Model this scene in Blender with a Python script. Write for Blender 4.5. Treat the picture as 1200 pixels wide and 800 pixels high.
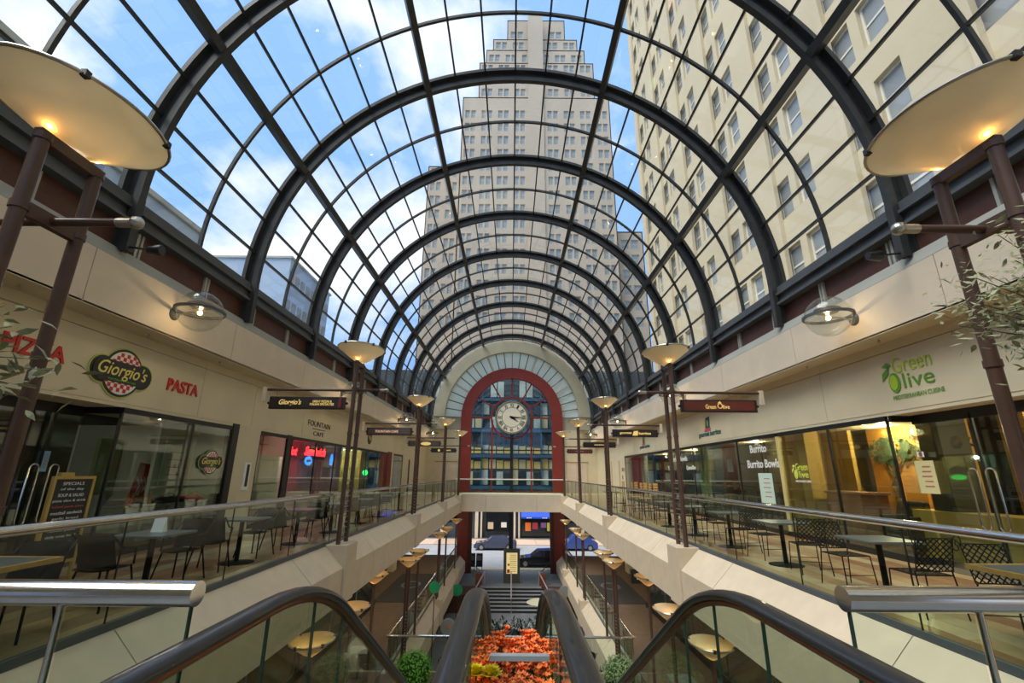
import bpy, bmesh, math, random
from mathutils import Vector, Matrix
PI = math.pi
C = bpy.context.scene.collection
for o in list(bpy.data.objects): bpy.data.objects.remove(o)
random.seed(7)
# ------------------------------------------------------------ camera
cam = bpy.data.objects.new('camera', bpy.data.cameras.new('camera'))
C.objects.link(cam)
cam.data.sensor_width = 36; cam.data.lens = 16.0
cam.data.clip_start = .05; cam.data.clip_end = 600
cam.matrix_world = Matrix.Translation((-.04, 0, 0)) @ Matrix.Rotation(math.radians(90+16.2), 4, 'X') @ Matrix.Rotation(math.radians(.45), 4, 'Z')
bpy.context.scene.camera = cam
vs = bpy.context.scene.view_settings
vs.view_transform = 'Standard'; vs.look = 'None'; vs.gamma = 1; vs.use_curve_mapping = False
vs.exposure = 0.97
# ------------------------------------------------------------ sky
def lin(c):
    return tuple(((x/12.92) if x <= .04045 else ((x+.055)/1.055)**2.4) for x in c)
def rgb(r, g, b): return lin((r/255, g/255, b/255)) + (1,)
W = bpy.data.worlds.new('sky'); bpy.context.scene.world = W; W.use_nodes = True
nt = W.node_tree; nt.nodes.clear(); N = nt.nodes.new; L = nt.links.new
tc = N('ShaderNodeTexCoord')
mp = N('ShaderNodeMapping'); mp.inputs['Scale'].default_value = (1, 1, 1.5); mp.inputs['Location'].default_value = (.35, .2, .1)
L(tc.outputs['Generated'], mp.inputs[0])
nz = N('ShaderNodeTexNoise'); nz.inputs['Scale'].default_value = 2.1; nz.inputs['Detail'].default_value = 7; nz.inputs['Roughness'].default_value = .55
L(mp.outputs[0], nz.inputs[0])
rp = N('ShaderNodeValToRGB'); rp.color_ramp.elements[0].position = .47; rp.color_ramp.elements[1].position = .60
L(nz.outputs[0], rp.inputs[0])
blue = N('ShaderNodeRGB'); blue.outputs[0].default_value = rgb(138, 178, 230)
white = N('ShaderNodeRGB'); white.outputs[0].default_value = rgb(232, 234, 238)
mx = N('ShaderNodeMixRGB'); L(rp.outputs[0], mx.inputs[0]); L(blue.outputs[0], mx.inputs[1]); L(white.outputs[0], mx.inputs[2])
bg = N('ShaderNodeBackground'); bg.inputs[1].default_value = .85; L(mx.outputs[0], bg.inputs[0])
wo = N('ShaderNodeOutputWorld'); L(bg.outputs[0], wo.inputs[0])
# soft sun behind thin cloud
sd = bpy.data.lights.new('sun', 'SUN'); sd.energy = 2.7; sd.angle = math.radians(40); sd.color = (1, .95, .86)
sun = bpy.data.objects.new('sun', sd); C.objects.link(sun); sun.location = (-20, -10, 60)
sun.rotation_euler = Vector((.55, .30, -1)).to_track_quat('-Z', 'Y').to_euler()

# ------------------------------------------------------------ materials
MATS = {}
SPEC = {'dark_steel': .25, 'grey_beam': .3, 'charcoal_metal': .2, 'bronze_pole': .35}
def mat(name, col, rough=.6, metal=0, noise=0, scale=8, bump=0, emit=0, island=0, spec=None, coat=0):
    if name in MATS: return MATS[name]
    m = bpy.data.materials.new(name); m.use_nodes = True; t = m.node_tree
    b = t.nodes['Principled BSDF']
    c = rgb(*col)
    b.inputs['Roughness'].default_value = rough; b.inputs['Metallic'].default_value = metal
    spec = SPEC.get(name, spec)
    if spec is not None: b.inputs['Specular IOR Level'].default_value = spec
    if coat: b.inputs['Coat Weight'].default_value = coat
    b.inputs['Base Color'].default_value = c
    tc = t.nodes.new('ShaderNodeTexCoord')
    src = None
    if noise or bump:
        n = t.nodes.new('ShaderNodeTexNoise'); n.inputs['Scale'].default_value = scale; n.inputs['Detail'].default_value = 5
        t.links.new(tc.outputs['Object'], n.inputs[0])
    if noise:
        mr = t.nodes.new('ShaderNodeMapRange'); mr.inputs[1].default_value = .3; mr.inputs[2].default_value = .7
        mr.inputs[3].default_value = 1-noise; mr.inputs[4].default_value = 1+noise
        t.links.new(n.outputs[0], mr.inputs[0])
        hs = t.nodes.new('ShaderNodeHueSaturation'); hs.inputs['Color'].default_value = c
        t.links.new(mr.outputs[0], hs.inputs['Value']); src = hs
        t.links.new(hs.outputs[0], b.inputs['Base Color'])
    if island:
        oi = t.nodes.new('ShaderNodeObjectInfo')
        mr2 = t.nodes.new('ShaderNodeMapRange'); mr2.inputs[3].default_value = 1-island; mr2.inputs[4].default_value = 1+island
        t.links.new(oi.outputs['Random'], mr2.inputs[0])
        h2 = t.nodes.new('ShaderNodeHueSaturation'); h2.inputs['Color'].default_value = c
        if src: t.links.new(src.outputs[0], h2.inputs['Color'])
        t.links.new(mr2.outputs[0], h2.inputs['Value']); t.links.new(h2.outputs[0], b.inputs['Base Color'])
    if bump:
        bp = t.nodes.new('ShaderNodeBump'); bp.inputs['Strength'].default_value = bump; bp.inputs['Distance'].default_value = .02
        t.links.new(n.outputs[0], bp.inputs['Height']); t.links.new(bp.outputs[0], b.inputs['Normal'])
    if emit:
        b.inputs['Emission Color'].default_value = c; b.inputs['Emission Strength'].default_value = emit
    MATS[name] = m; return m
def glass(name, tint, gloss=.5, rough=.02, ior=1.45, base=.04):
    m = bpy.data.materials.new(name); m.use_nodes = True; t = m.node_tree; t.nodes.clear()
    tr = t.nodes.new('ShaderNodeBsdfTransparent'); tr.inputs[0].default_value = rgb(*tint)
    gl = t.nodes.new('ShaderNodeBsdfGlossy'); gl.inputs['Roughness'].default_value = rough; gl.inputs[0].default_value = (.95, .97, .96, 1)
    fw = t.nodes.new('ShaderNodeLayerWeight'); fw.inputs[0].default_value = .5
    fr = t.nodes.new('ShaderNodeMath'); fr.operation = 'POWER'; fr.inputs[1].default_value = 4.0; t.links.new(fw.outputs['Facing'], fr.inputs[0])
    ml = t.nodes.new('ShaderNodeMath'); ml.operation = 'MULTIPLY_ADD'; ml.inputs[1].default_value = gloss; ml.inputs[2].default_value = base; ml.use_clamp = True
    mi = t.nodes.new('ShaderNodeMixShader'); ou = t.nodes.new('ShaderNodeOutputMaterial')
    t.links.new(fr.outputs[0], ml.inputs[0]); t.links.new(ml.outputs[0], mi.inputs[0])
    t.links.new(tr.outputs[0], mi.inputs[1]); t.links.new(gl.outputs[0], mi.inputs[2]); t.links.new(mi.outputs[0], ou.inputs[0])
    return m
def translucent(name, col, mix=.6, tcol=None):
    m = bpy.data.materials.new(name); m.use_nodes = True; t = m.node_tree; t.nodes.clear()
    d = t.nodes.new('ShaderNodeBsdfPrincipled'); d.inputs['Base Color'].default_value = rgb(*col); d.inputs['Roughness'].default_value = .35
    x = t.nodes.new('ShaderNodeBsdfTranslucent'); x.inputs[0].default_value = rgb(*(tcol or col))
    n = t.nodes.new('ShaderNodeTexNoise'); n.inputs['Scale'].default_value = 5
    mr = t.nodes.new('ShaderNodeMapRange'); mr.inputs[3].default_value = mix-.12; mr.inputs[4].default_value = mix+.12
    t.links.new(n.outputs[0], mr.inputs[0])
    mi = t.nodes.new('ShaderNodeMixShader'); t.links.new(mr.outputs[0], mi.inputs[0])
    ou = t.nodes.new('ShaderNodeOutputMaterial')
    t.links.new(d.outputs[0], mi.inputs[1]); t.links.new(x.outputs[0], mi.inputs[2]); t.links.new(mi.outputs[0], ou.inputs[0])
    return m
CREAM = mat('cream_panel', (218, 202, 178), .5, noise=.05, scale=1.5)
CREAM2 = mat('cream_wall', (216, 205, 174), .6, noise=.05, scale=1.2)
PINKC = mat('concrete_cap', (208, 190, 164), .55, noise=.06, scale=3)
GREYC = mat('grey_flashing', (165, 165, 155), .5, noise=.05, scale=2)
STEEL = mat('dark_steel', (60, 61, 60), .42, .0, noise=.15, scale=4)
STEELB = mat('grey_beam', (84, 88, 90), .45, 0, noise=.1, scale=3)
BROWN = mat('brown_cladding', (84, 50, 38), .6, noise=.15, scale=6)
POLE = mat('bronze_pole', (88, 66, 56), .35, .1, noise=.08, scale=5)
CHROME = mat('brushed_chrome', (205, 203, 198), .16, 1, noise=.05, scale=12)
CHROME2 = mat('dull_chrome', (190, 186, 176), .3, 1)
BLACK = mat('black_metal', (22, 23, 25), .4, noise=.1)
RUBBER = mat('black_rubber', (22, 23, 26), .35, noise=.15, scale=30, coat=.35)
BRONZE = mat('bronze_trim', (135, 82, 40), .28, .8)
RED = mat('red_frame', (128, 44, 34), .5, noise=.08, scale=2)
REDSIGN = mat('red_letters', (205, 44, 40), .5)
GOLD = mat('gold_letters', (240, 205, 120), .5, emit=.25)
WHITE = mat('white_letters', (235, 238, 235), .5)
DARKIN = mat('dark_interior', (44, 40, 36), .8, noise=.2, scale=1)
YELLOWIN = mat('yellow_interior', (190, 160, 82), .7, noise=.1, scale=1)
OCHRE = mat('ochre_wall', (205, 145, 55), .7, noise=.12, scale=2)
PALEIN = mat('pale_interior', (214, 220, 205), .7, noise=.05)
GREENIN = mat('green_interior', (150, 175, 120), .7)
DKFLOOR = mat('brown_carpet', (100, 82, 66), .85, noise=.12, scale=3)
MATT = mat('black_mat', (46, 48, 50), .9, noise=.2, scale=2)
STONE = mat('grey_paving', (120, 124, 130), .6, noise=.12, scale=2)
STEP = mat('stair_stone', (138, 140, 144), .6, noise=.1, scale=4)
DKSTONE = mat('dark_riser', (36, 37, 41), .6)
WOOD = mat('tan_wood', (196, 150, 86), .5, noise=.15, scale=10)
CONC = mat('arch_concrete', (176, 172, 150), .6, noise=.06, scale=1.5)
BEIGE = mat('tower_beige', (196, 180, 148), .8, noise=.06, scale=.2)
BEIGE2 = mat('tower_pale', (190, 172, 150), .8, noise=.06, scale=.1)
BLUEG = mat('blue_building', (160, 178, 198), .5, noise=.05, scale=.2)
WINF = mat('window_frame_beige', (200, 190, 165), .5)
WING = mat('window_dark_glass', (88, 96, 104), .08, 0, noise=.2, scale=.6)
GL_ROOF = glass('roof_glass', (246, 248, 248), .25, base=.03)
GL_RAIL = glass('rail_glass', (240, 246, 241), .3, base=.008)
GL_SHOP = glass('shop_glass', (226, 232, 226), .8, base=.09)
GL_ESC = glass('escalator_glass', (232, 241, 232), .35, base=.05)
GL_ARCH = glass('arch_glass', (240, 246, 246), .3, base=.03)
GL_GLOBE = glass('globe_glass', (240, 242, 240), .75, base=.05)
FROST = translucent('frosted_pane', (225, 234, 226), .6, (240, 248, 242))
DISH = translucent('lamp_dish_glass', (216, 206, 180), .38, (250, 236, 206))
BULB = mat('warm_bulb', (255, 190, 100), .5, emit=14)
BULBW = mat('clear_bulb', (255, 206, 130), .5, emit=16)
LEAFM = mat('olive_leaf', (150, 152, 112), .5, noise=.25, scale=6, island=.35)
BARK = mat('bark', (110, 96, 72), .8, noise=.2, scale=20)

# ------------------------------------------------------------ helpers
def wloc(p):
    v = Vector((0, 0, 0))
    while p: v = v+p.location; p = p.parent
    return v
class MB:
    def __init__(s): s.v = []; s.f = []; s.mi = []; s.smooth = False; s.cur = 0
    def add(s, vs_, fs):
        n = len(s.v); s.v += [tuple(v) for v in vs_]; s.f += [tuple(i+n for i in f) for f in fs]; s.mi += [s.cur]*len(fs); return s
    def box(s, x0, x1, y0, y1, z0, z1):
        return s.add([(x0,y0,z0),(x1,y0,z0),(x1,y1,z0),(x0,y1,z0),(x0,y0,z1),(x1,y0,z1),(x1,y1,z1),(x0,y1,z1)],
            [(0,3,2,1),(4,5,6,7),(0,1,5,4),(1,2,6,5),(2,3,7,6),(3,0,4,7)])
    def bar(s, a, b, w, h, up=(0,0,1)):
        a = Vector(a); b = Vector(b); d = (b-a).normalized(); u = Vector(up)
        if abs(d.dot(u)) > .98: u = Vector((1,0,0))
        r = d.cross(u).normalized(); u = r.cross(d)
        vs_ = [p+r*(w/2*i)+u*(h/2*j) for p in (a, b) for i, j in ((-1,-1),(1,-1),(1,1),(-1,1))]
        return s.add(vs_, [(0,1,2,3),(7,6,5,4),(0,4,5,1),(1,5,6,2),(2,6,7,3),(3,7,4,0)])
    def tube(s, pts, r, n=10, cap=True, sy=1.0, up=(0,0,1)):
        pts = [Vector(p) for p in pts]; rs = r if isinstance(r, (list, tuple)) else [r]*len(pts)
        base = len(s.v); k = len(pts); vs_ = []
        for i, p in enumerate(pts):
            d = ((pts[min(i+1,k-1)]-pts[max(i-1,0)])).normalized(); u = Vector(up)
            if abs(d.dot(u)) > .98: u = Vector((0,1,0))
            rt = d.cross(u).normalized(); u = rt.cross(d)
            for j in range(n):
                a = 2*PI*j/n; vs_.append(p+rt*(math.cos(a)*rs[i])+u*(math.sin(a)*rs[i]*sy))
        fs = [(i*n+j, i*n+(j+1)%n, (i+1)*n+(j+1)%n, (i+1)*n+j) for i in range(k-1) for j in range(n)]
        if cap: fs += [tuple(range(n-1,-1,-1)), tuple((k-1)*n+j for j in range(n))]
        return s.add(vs_, fs)
    def lathe(s, prof, c=(0,0,0), n=24, sx=1, sy=1, axis='z'):
        vs_ = []; c = Vector(c)
        for r, z in prof:
            for j in range(n):
                a = 2*PI*j/n; x, y = math.cos(a)*r*sx, math.sin(a)*r*sy
                vs_.append(c+(Vector((x,y,z)) if axis=='z' else Vector((x,z,y)) if axis=='y' else Vector((z,x,y))))
        fs = [(i*n+j, i*n+(j+1)%n, (i+1)*n+(j+1)%n, (i+1)*n+j) for i in range(len(prof)-1) for j in range(n)]
        return s.add(vs_, fs)
    def prism(s, poly, axis, a, b):      # poly in the two other axes, extruded along axis a..b
        def P(p, t):
            return (t, p[0], p[1]) if axis=='x' else (p[0], t, p[1]) if axis=='y' else (p[0], p[1], t)
        n = len(poly)
        return s.add([P(p,a) for p in poly]+[P(p,b) for p in poly],
            [tuple(range(n-1,-1,-1)), tuple(range(n,2*n))]+[(i,(i+1)%n,n+(i+1)%n,n+i) for i in range(n)])
    def sphere(s, c, r, n=12, m=8, sz=1):
        return s.lathe([(max(1e-4, r*math.sin(PI*i/m)), -r*sz*math.cos(PI*i/m)) for i in range(m+1)], c, n)
    def build(s, name, mats, parent=None, smooth=False, kind=None, bevel=0):
        off = wloc(parent) if parent else Vector((0,0,0))
        me = bpy.data.meshes.new(name); me.from_pydata([Vector(v)-off for v in s.v], [], s.f)
        if not isinstance(mats, (list, tuple)): mats = [mats]
        for m in mats: me.materials.append(m)
        if len(mats) > 1: me.polygons.foreach_set('material_index', s.mi)
        bm = bmesh.new(); bm.from_mesh(me); bmesh.ops.recalc_face_normals(bm, faces=bm.faces); bm.to_mesh(me); bm.free()
        if smooth:
            me.polygons.foreach_set('use_smooth', [True]*len(me.polygons))
            me.set_sharp_from_angle(angle=math.radians(40))
        me.update()
        o = bpy.data.objects.new(name, me); C.objects.link(o); o.parent = parent
        if bevel:
            bv = o.modifiers.new('bevel', 'BEVEL'); bv.width = bevel; bv.segments = 2; bv.limit_method = 'ANGLE'
        if kind: o['kind'] = kind
        return o
def box(name, m, parent, x0, x1, y0, y1, z0, z1, bevel=0):
    if x0 > x1: x0, x1 = x1, x0
    return MB().box(x0, x1, y0, y1, z0, z1).build(name, m, parent, bevel=bevel)
def empty(name, loc=(0,0,0)):
    o = bpy.data.objects.new(name, None); C.objects.link(o); o.location = loc; o.empty_display_size = .2; return o
def tag(o, label, cat, group=None):
    o['label'] = label; o['category'] = cat
    if group: o['group'] = group
    return o
def thing(name, loc, label, cat, group=None): return tag(empty(name, loc), label, cat, group)
def struct(o): o['kind'] = 'structure'; return o
def sroot(name, loc=(0,0,0)): return struct(empty(name, loc))
def dup(o, parent=None):
    c = o.copy(); C.objects.link(c); c.parent = parent
    for ch in list(o.children): dup(ch, c)
    return c
def share(o, name=None, loc=None, rot=None):
    c = o.copy(); C.objects.link(c)
    if loc is not None: c.location = loc
    if rot is not None: c.rotation_euler = rot
    return c
def text(name, body, w, h, pos, side, m, parent, shear=0, ext=.004, bold=0, fit=True):
    cu = bpy.data.curves.new('txt', 'FONT'); cu.body = body; cu.size = 1; cu.extrude = ext; cu.shear = shear
    cu.align_x = 'CENTER'; cu.offset = bold; cu.resolution_u = 3; cu.space_line = .9
    t = bpy.data.objects.new('txt', cu); C.objects.link(t)
    dg = bpy.context.evaluated_depsgraph_get(); me = bpy.data.meshes.new_from_object(t.evaluated_get(dg))
    bpy.data.objects.remove(t)
    xs = [v.co.x for v in me.vertices]; ys = [v.co.y for v in me.vertices]
    cx, cy = (min(xs)+max(xs))/2, (min(ys)+max(ys))/2; sx = w/(max(xs)-min(xs)); sy = h/(max(ys)-min(ys)) if h else sx
    off = Vector(pos)-(wloc(parent) if parent else Vector((0,0,0)))
    for v in me.vertices:
        x, y, z = (v.co.x-cx)*sx, (v.co.y-cy)*sy, v.co.z
        q = {'L': (z, x, y), 'R': (-z, -x, y), 'F': (x, -z, y), 'U': (x, y, z)}[side]
        v.co = off+Vector(q)
    me.materials.clear(); me.materials.append(m); me.name = name
    o = bpy.data.objects.new(name, me); C.objects.link(o); o.parent = parent
    return o
def flat(poly, side, pos, depth=.01):
    """prism outline (a,b) on a wall: side L/R/F, standing off the wall by depth"""
    mb = MB()
    vs_ = []
    for d in (0, depth):
        for a, b in poly:
            q = {'L': (d, a, b), 'R': (-d, -a, b), 'F': (a, -d, b)}[side]
            vs_.append(Vector(pos)+Vector(q))
    n = len(poly)
    mb.add(vs_, [tuple(range(n)), tuple(range(2*n-1, n-1, -1))]+[(i,(i+1)%n,n+(i+1)%n,n+i) for i in range(n)])
    return mb
def circ(r, n=28, sx=1, sy=1, c=(0,0), a0=0, a1=2*PI):
    k = n if a1-a0 > 6.2 else n+1
    return [(c[0]+r*sx*math.cos(a0+(a1-a0)*i/n), c[1]+r*sy*math.sin(a0+(a1-a0)*i/n)) for i in range(k)]

# key dimensions
FZ = -1.56; LZ = -6.46; GZ = -9.0; SZ = -7.9
ZC = 4.85; R = 7.0
YE = 41.5
# ============================================================ SETTING
# ---- vault
ceil = sroot('ceiling', (0, 18, 12))
def arcpts(r, y, n=64, a0=-90, a1=90):
    return [(r*math.sin(math.radians(a0+(a1-a0)*i/n)), y, ZC+r*math.cos(math.radians(a0+(a1-a0)*i/n))) for i in range(n+1)]
def arcband(mb, r0, r1, y0, y1, n=64, a0=-90, a1=90):
    vs_ = []
    for i in range(n+1):
        a = math.radians(a0+(a1-a0)*i/n); s_, c_ = math.sin(a), math.cos(a)
        for r, y in ((r0,y0),(r1,y0),(r1,y1),(r0,y1)): vs_.append((r*s_, y, ZC+r*c_))
    fs = [(i*4+j, i*4+(j+1)%4, i*4+4+(j+1)%4, i*4+4+j) for i in range(n) for j in range(4)]
    fs += [(0,1,2,3), (n*4+3, n*4+2, n*4+1, n*4)]
    mb.add(vs_, fs)
ribY = [3.4+4*k for k in range(-2, 10)]
mb = MB(); arcband(mb, 7.2, 7.3, -.17, .17)
arcband(mb, 7.05, 7.2, -.03, .03)
arcband(mb, 6.92, 7.06, -.07, .07)
for sx in (-1, 1):
    for a, b in ((6.92, 7.06), (7.2, 7.3)):
        mb.box(min(sx*a, sx*b), max(sx*a, sx*b), -.08, .08, 3.78, ZC)
    mb.box(min(sx*7.05, sx*7.2), max(sx*7.05, sx*7.2), -.03, .03, 3.78, ZC)
rib0 = mb.build('rib', STEEL, ceil, smooth=True)
rib0.location = (0, 0, 0)
base_me = rib0.data
for v in base_me.vertices: v.co += Vector((0, 18, 12))
for i, y in enumerate(ribY):
    o = rib0 if i == 0 else share(rib0)
    o.parent = ceil; o.location = (0, y-18, -12)
mb = MB(); arcband(mb, 7.16, 7.24, -.035, .035)
bar0 = mb.build('glazing_bar', STEEL, ceil, smooth=True)
for v in bar0.data.vertices: v.co += Vector((0, 18, 12))
for i, y in enumerate(ribY):
    o = bar0 if i == 0 else share(bar0)
    o.location = (0, y+2-18-(.7 if i == len(ribY)-1 else 0), -12)
y0, y1 = -4.6, 41.0
for k in range(1, 24):
    ang = -90+7.5*k; a = math.radians(ang); d = Vector((math.sin(a), 0, math.cos(a))); c = Vector((0, 0, ZC))
    heavy = abs(abs(ang)-22.5) < .1 or abs(abs(ang)-60) < .1
    if heavy:
        p = c+d*7.08; MB().bar((p.x, y0, p.z), (p.x, y1, p.z), .17, .3, d).build('purlin', STEEL, ceil)
    else:
        p = c+d*7.2; MB().bar((p.x, y0, p.z), (p.x, y1, p.z), .05, .08, d).build('glazing_bar', STEEL, ceil)
# panes
pw = 2*7.22*math.sin(math.radians(3.75))-.04
mb = MB().box(-pw/2, pw/2, -.97, .97, -.006, .006)
pane0 = mb.build('pane', GL_ROOF, None)
cells = []
for i, yr in enumerate(ribY):
    for h in range(2):
        yc = yr+1+2*h
        if yc > 40.6: continue
        for k in range(24): cells.append((yc, -86.25+7.5*k))
vis = [c for c in cells if c[0] > 4.2]
near = [c for c in cells if c[0] > 2.4][:300]
ns = set(near)
for j, (yc, ang) in enumerate(near):
    a = math.radians(ang); o = pane0 if j == 0 else share(pane0)
    o.parent = ceil; o.location = Vector((7.22*math.sin(a), yc, ZC+7.22*math.cos(a)))-Vector((0, 18, 12)); o.rotation_euler = (0, a, 0)
mb = MB()
for yc, ang in cells:
    if (yc, ang) in ns: continue
    a = math.radians(ang); d = Vector((math.sin(a),0,math.cos(a))); p = Vector((0,yc,ZC))+d*7.22
    mb.bar((p.x, yc-.97, p.z), (p.x, yc+.97, p.z), pw, .012, d)
mb.build('far_pane', GL_ROOF, ceil, kind='stuff')
for s in (-1, 1):
    box('beam', STEELB, ceil, s*7.0, s*7.32, y0, y1, 4.36, 4.42)
    box('beam', STEELB, ceil, s*7.0, s*7.32, y0, y1, 4.62, 4.68)
    box('beam', STEELB, ceil, s*7.1, s*7.16, y0, y1, 4.42, 4.62)
    box('beam', STEELB, ceil, s*7.05, s*7.3, y0, y1, 4.68, 4.85)

SIDE = {-1: 'left', 1: 'right'}; WS = {-1: 'L', 1: 'R'}
# ---- upper walls
for s in (-1, 1):
    w = sroot('wall_'+SIDE[s], (s*7.3, 18, 3.0))
    box('cladding', BROWN, w, s*7.22, s*7.3, y0, YE, 3.8, 4.36)
    y = y0+.4
    while y < YE-.2:
        box('stud', GREYC, w, s*7.16, s*7.215, y-.03, y+.03, 3.86, 4.34); 
        box('stud', GREYC, w, s*7.16, s*7.215, y+.07, y+.12, 3.86, 4.34); y += 2
    MB().prism([(s*7.0,3.58),(s*7.0,3.6),(s*7.12,3.84),(s*7.4,3.84),(s*7.4,3.58)], 'y', y0, YE).build('flashing', GREYC, w)
    js = [-4.6, -1.1, 2.9, 6.9, 10.95, 14.95, 18.95, 22.95, 26.95, 30.95, 34.95, 38.95, YE]
    for a, b in zip(js, js[1:]): box('fascia_panel', CREAM, w, s*7.0, s*7.1, a+.008, b-.008, 2.63, 3.58)
    box('fascia_core', STEELB, w, s*7.03, s*7.6, y0, YE, 2.66, 3.57)
    box('soffit', CREAM2, w, s*7.0, s*7.6, y0, YE, 2.62, 2.66)
    for a, b in zip(js, js[1:]): box('upper_panel', CREAM2, w, s*7.555, s*7.62, a+.006, b-.006, 2.43, 2.62)
    js2 = [-4.6, 2.9, 7.0, 10.95, 13.3, 16.6, 22, 27.3, 31.5, 36, YE] if s < 0 else [-4.6, 2.9, 6.9, 11.0, 15.8, 20.5, 26, 31.4, 36, YE]
    for a, b in zip(js2, js2[1:]): box('sign_panel', CREAM2, w, s*7.55, s*7.62, a+.006, b-.006, 1.25, 2.415)
    box('wall_core', CREAM, w, s*7.6, s*7.75, y0, YE, 1.25, 3.5)
    box('header_soffit', CREAM2, w, s*7.56, s*9.2, y0, YE, 1.18, 1.25)
    # black trim beneath the sign band
    for yy in (7.7, 10.0, 5.2, 14.2):
        m = MB().tube([(s*7.28, yy+1.0, 2.62), (s*7.28, yy+1.0, 2.57)], .02, 8).tube([(s*7.28, yy+1.0, 2.575), (s*7.28, yy+1.0, 2.568)], .035, 10)
        o = m.build('sprinkler', CHROME2, w)
    rf = struct(box('roof_deck', GREYC, None, s*7.35, s*13.5, -6, YE+.5, 3.5, 4.3)); 
# ---- galleries
def gallery(s, fz, ya, yb, level):
    """balcony slab edge of chamfered panels and pilaster blocks"""
    t = sroot('trim_%d' % (1+(s > 0)+2*(level == 'lower')), (s*4.0, ya, fz))
    cuts = []
    js = [a for a in (-2.6, 1.4, 5.4, 9.4, 13.4, 17.4, 21.4, 25.4, 29.4, 33.4) ]
    blocks = [3.4, 11.4, 19.4, 27.4, 35.4]
    edges = sorted([ya, yb]+[j for j in js if ya < j < yb]+[b-.35 for b in blocks if ya < b < yb]+[b+.35 for b in blocks if ya < b < yb])
    for a, b in zip(edges, edges[1:]):
        mid = (a+b)/2
        if any(abs(mid-k) < .34 for k in blocks): continue
        P_ = [(s*4.22, fz-.03), (s*4.16, fz-.03), (s*3.73, fz-.46), (s*3.73, fz-1.18), (s*4.22, fz-1.18)]
        MB().prism(P_, 'y', a+.008, b-.008).build('edge_panel', PINKC, t)
    for k in blocks:
        if ya < k < yb: box('pilaster', PINKC, t, s*3.68, s*4.22, k-.35, k+.35, fz-1.2, fz, bevel=.012)
    box('slab_core', GREYC, t, s*4.2, s*4.4, ya, yb, fz-1.17, fz-.06)
    box('curb', STEELB, t, s*4.17, s*4.23, ya, yb, fz-.03, fz+.05)
    return t
for s in (-1, 1):
    gallery(s, FZ, -2.6, 36.0, 'upper')
    gallery(s, LZ, 17.9, 40.8, 'lower')
PLM = [mat('plank_tan', (178, 142, 104), .35, noise=.12, scale=3, island=.18), mat('plank_brown', (148, 102, 72), .35, noise=.12, scale=3, island=.18), mat('plank_pale', (190, 164, 128), .35, noise=.12, scale=3, island=.12)]
for s in (-1, 1):
    f = sroot('floor', (s*6, 18, FZ))
    box('slab', DKFLOOR, f, s*4.4, s*13, -2.6, YE, FZ-1.1, FZ-.02)
    for r in range(11):
        x0_ = 4.24+.3*r; 
        for c in range(8):
            yy = 2.0+2.4*c+(.8 if r % 2 else 0)
            mm = PLM[random.choice([0, 0, 1, 2])]
            box('plank', mm, f, s*x0_, s*(x0_+.292), yy+.004, yy+2.396, FZ-.02, FZ)
    box('far_flooring', PLM[0], f, s*4.24, s*7.54, 22, YE, FZ-.02, FZ)
    box('near_flooring', PLM[0], f, s*4.24, s*7.54, -2.6, 2.0, FZ-.02, FZ)
    box('shop_flooring', DKFLOOR, f, s*7.56, s*13, -2.6, YE, FZ-.02, FZ)
d = struct(box('floor', STONE, None, -4.2, 4.2, -6, 1.9, FZ-1.1, FZ)); d.name = 'floor'
# bridge in front of the arch window
b = sroot('trim_5', (0, 36, -2))
for a, c in ((-3.7, -1.9), (-1.9, 1.9), (1.9, 3.7)):
    box('edge_panel', CREAM, b, a+.008, c-.008, 35.95, 36.15, -2.72, -1.5)
box('slab', CREAM2, b, -4.3, 4.3, 36.15, YE-.3, -2.6, FZ)
# lower gallery floors, platform, ground
f = sroot('floor', (0, 20, LZ))
for s in (-1, 1):
    box('gallery_slab', DKFLOOR, f, s*4.4, s*13, -2, 41.0, LZ-1.1, LZ)
    box('gallery_soffit', CREAM2, f, s*4.4, s*13, -2, 41.0, -2.95, -2.7)
    box('lower_wall', CREAM2, f, s*4.3, s*4.5, 18, 40.8, GZ, LZ-1.17)
    for yy in (20.4, 23.6, 30, 33):
        box('recess', BLACK, f, s*4.28, s*4.31, yy, yy+1.6, GZ, GZ+1.15)
    box('mat', MATT, f, s*4.9, s*7.2, 26.5, 33.5, LZ, LZ+.015)
    MB().lathe([(.42, 0), (.5, .003), (.58, 0)], (s*6, 30.4, LZ+.016), 28, sx=1, sy=1.6).build('mat_emblem', STEELB, f)
box('platform', DKFLOOR, f, -4.2, 4.2, 9.5, 17.9, LZ-1.1, LZ)
box('platform_front', CREAM2, f, -4.2, 4.2, 17.9, 18.0, GZ, LZ)
box('ground', STONE, f, -4.3, 4.3, 18, 34.5, GZ-.2, GZ)
st = sroot('stairs_lower' if False else 'trim_6', (0, 34.5, GZ))
for k in range(7):
    y = 34.5+k*.336; z = GZ+(k+1)*1.1/7; hw = 2.9-.11*k
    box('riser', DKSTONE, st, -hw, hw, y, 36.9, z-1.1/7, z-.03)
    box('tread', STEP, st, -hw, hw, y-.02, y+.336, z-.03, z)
for s in (-1, 1):
    MB().prism([(s*2.9, 34.4), (s*4.3, 34.4), (s*4.3, 36.9), (s*2.2, 36.9)], 'z', GZ, SZ+.02).build('cheek', BROWN, st)
out = sroot('floor', (0, 50, SZ))
box('landing', STONE, out, -4.4, 4.4, 36.86, 43.0, SZ-.4, SZ)
for i in range(7):
    box('curb_stone', mat('yellow_curb', (214, 186, 110), .7, noise=.1), out, -14+4*i+.01, -10+4*i-.01, 43.0, 43.25, SZ-.2, SZ+.02)
box('sidewalk', STONE, out, -40, -4.4, 42, 43.0, SZ-.4, SZ); box('sidewalk', STONE, out, 4.4, 40, 42, 43.0, SZ-.4, SZ)
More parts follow.
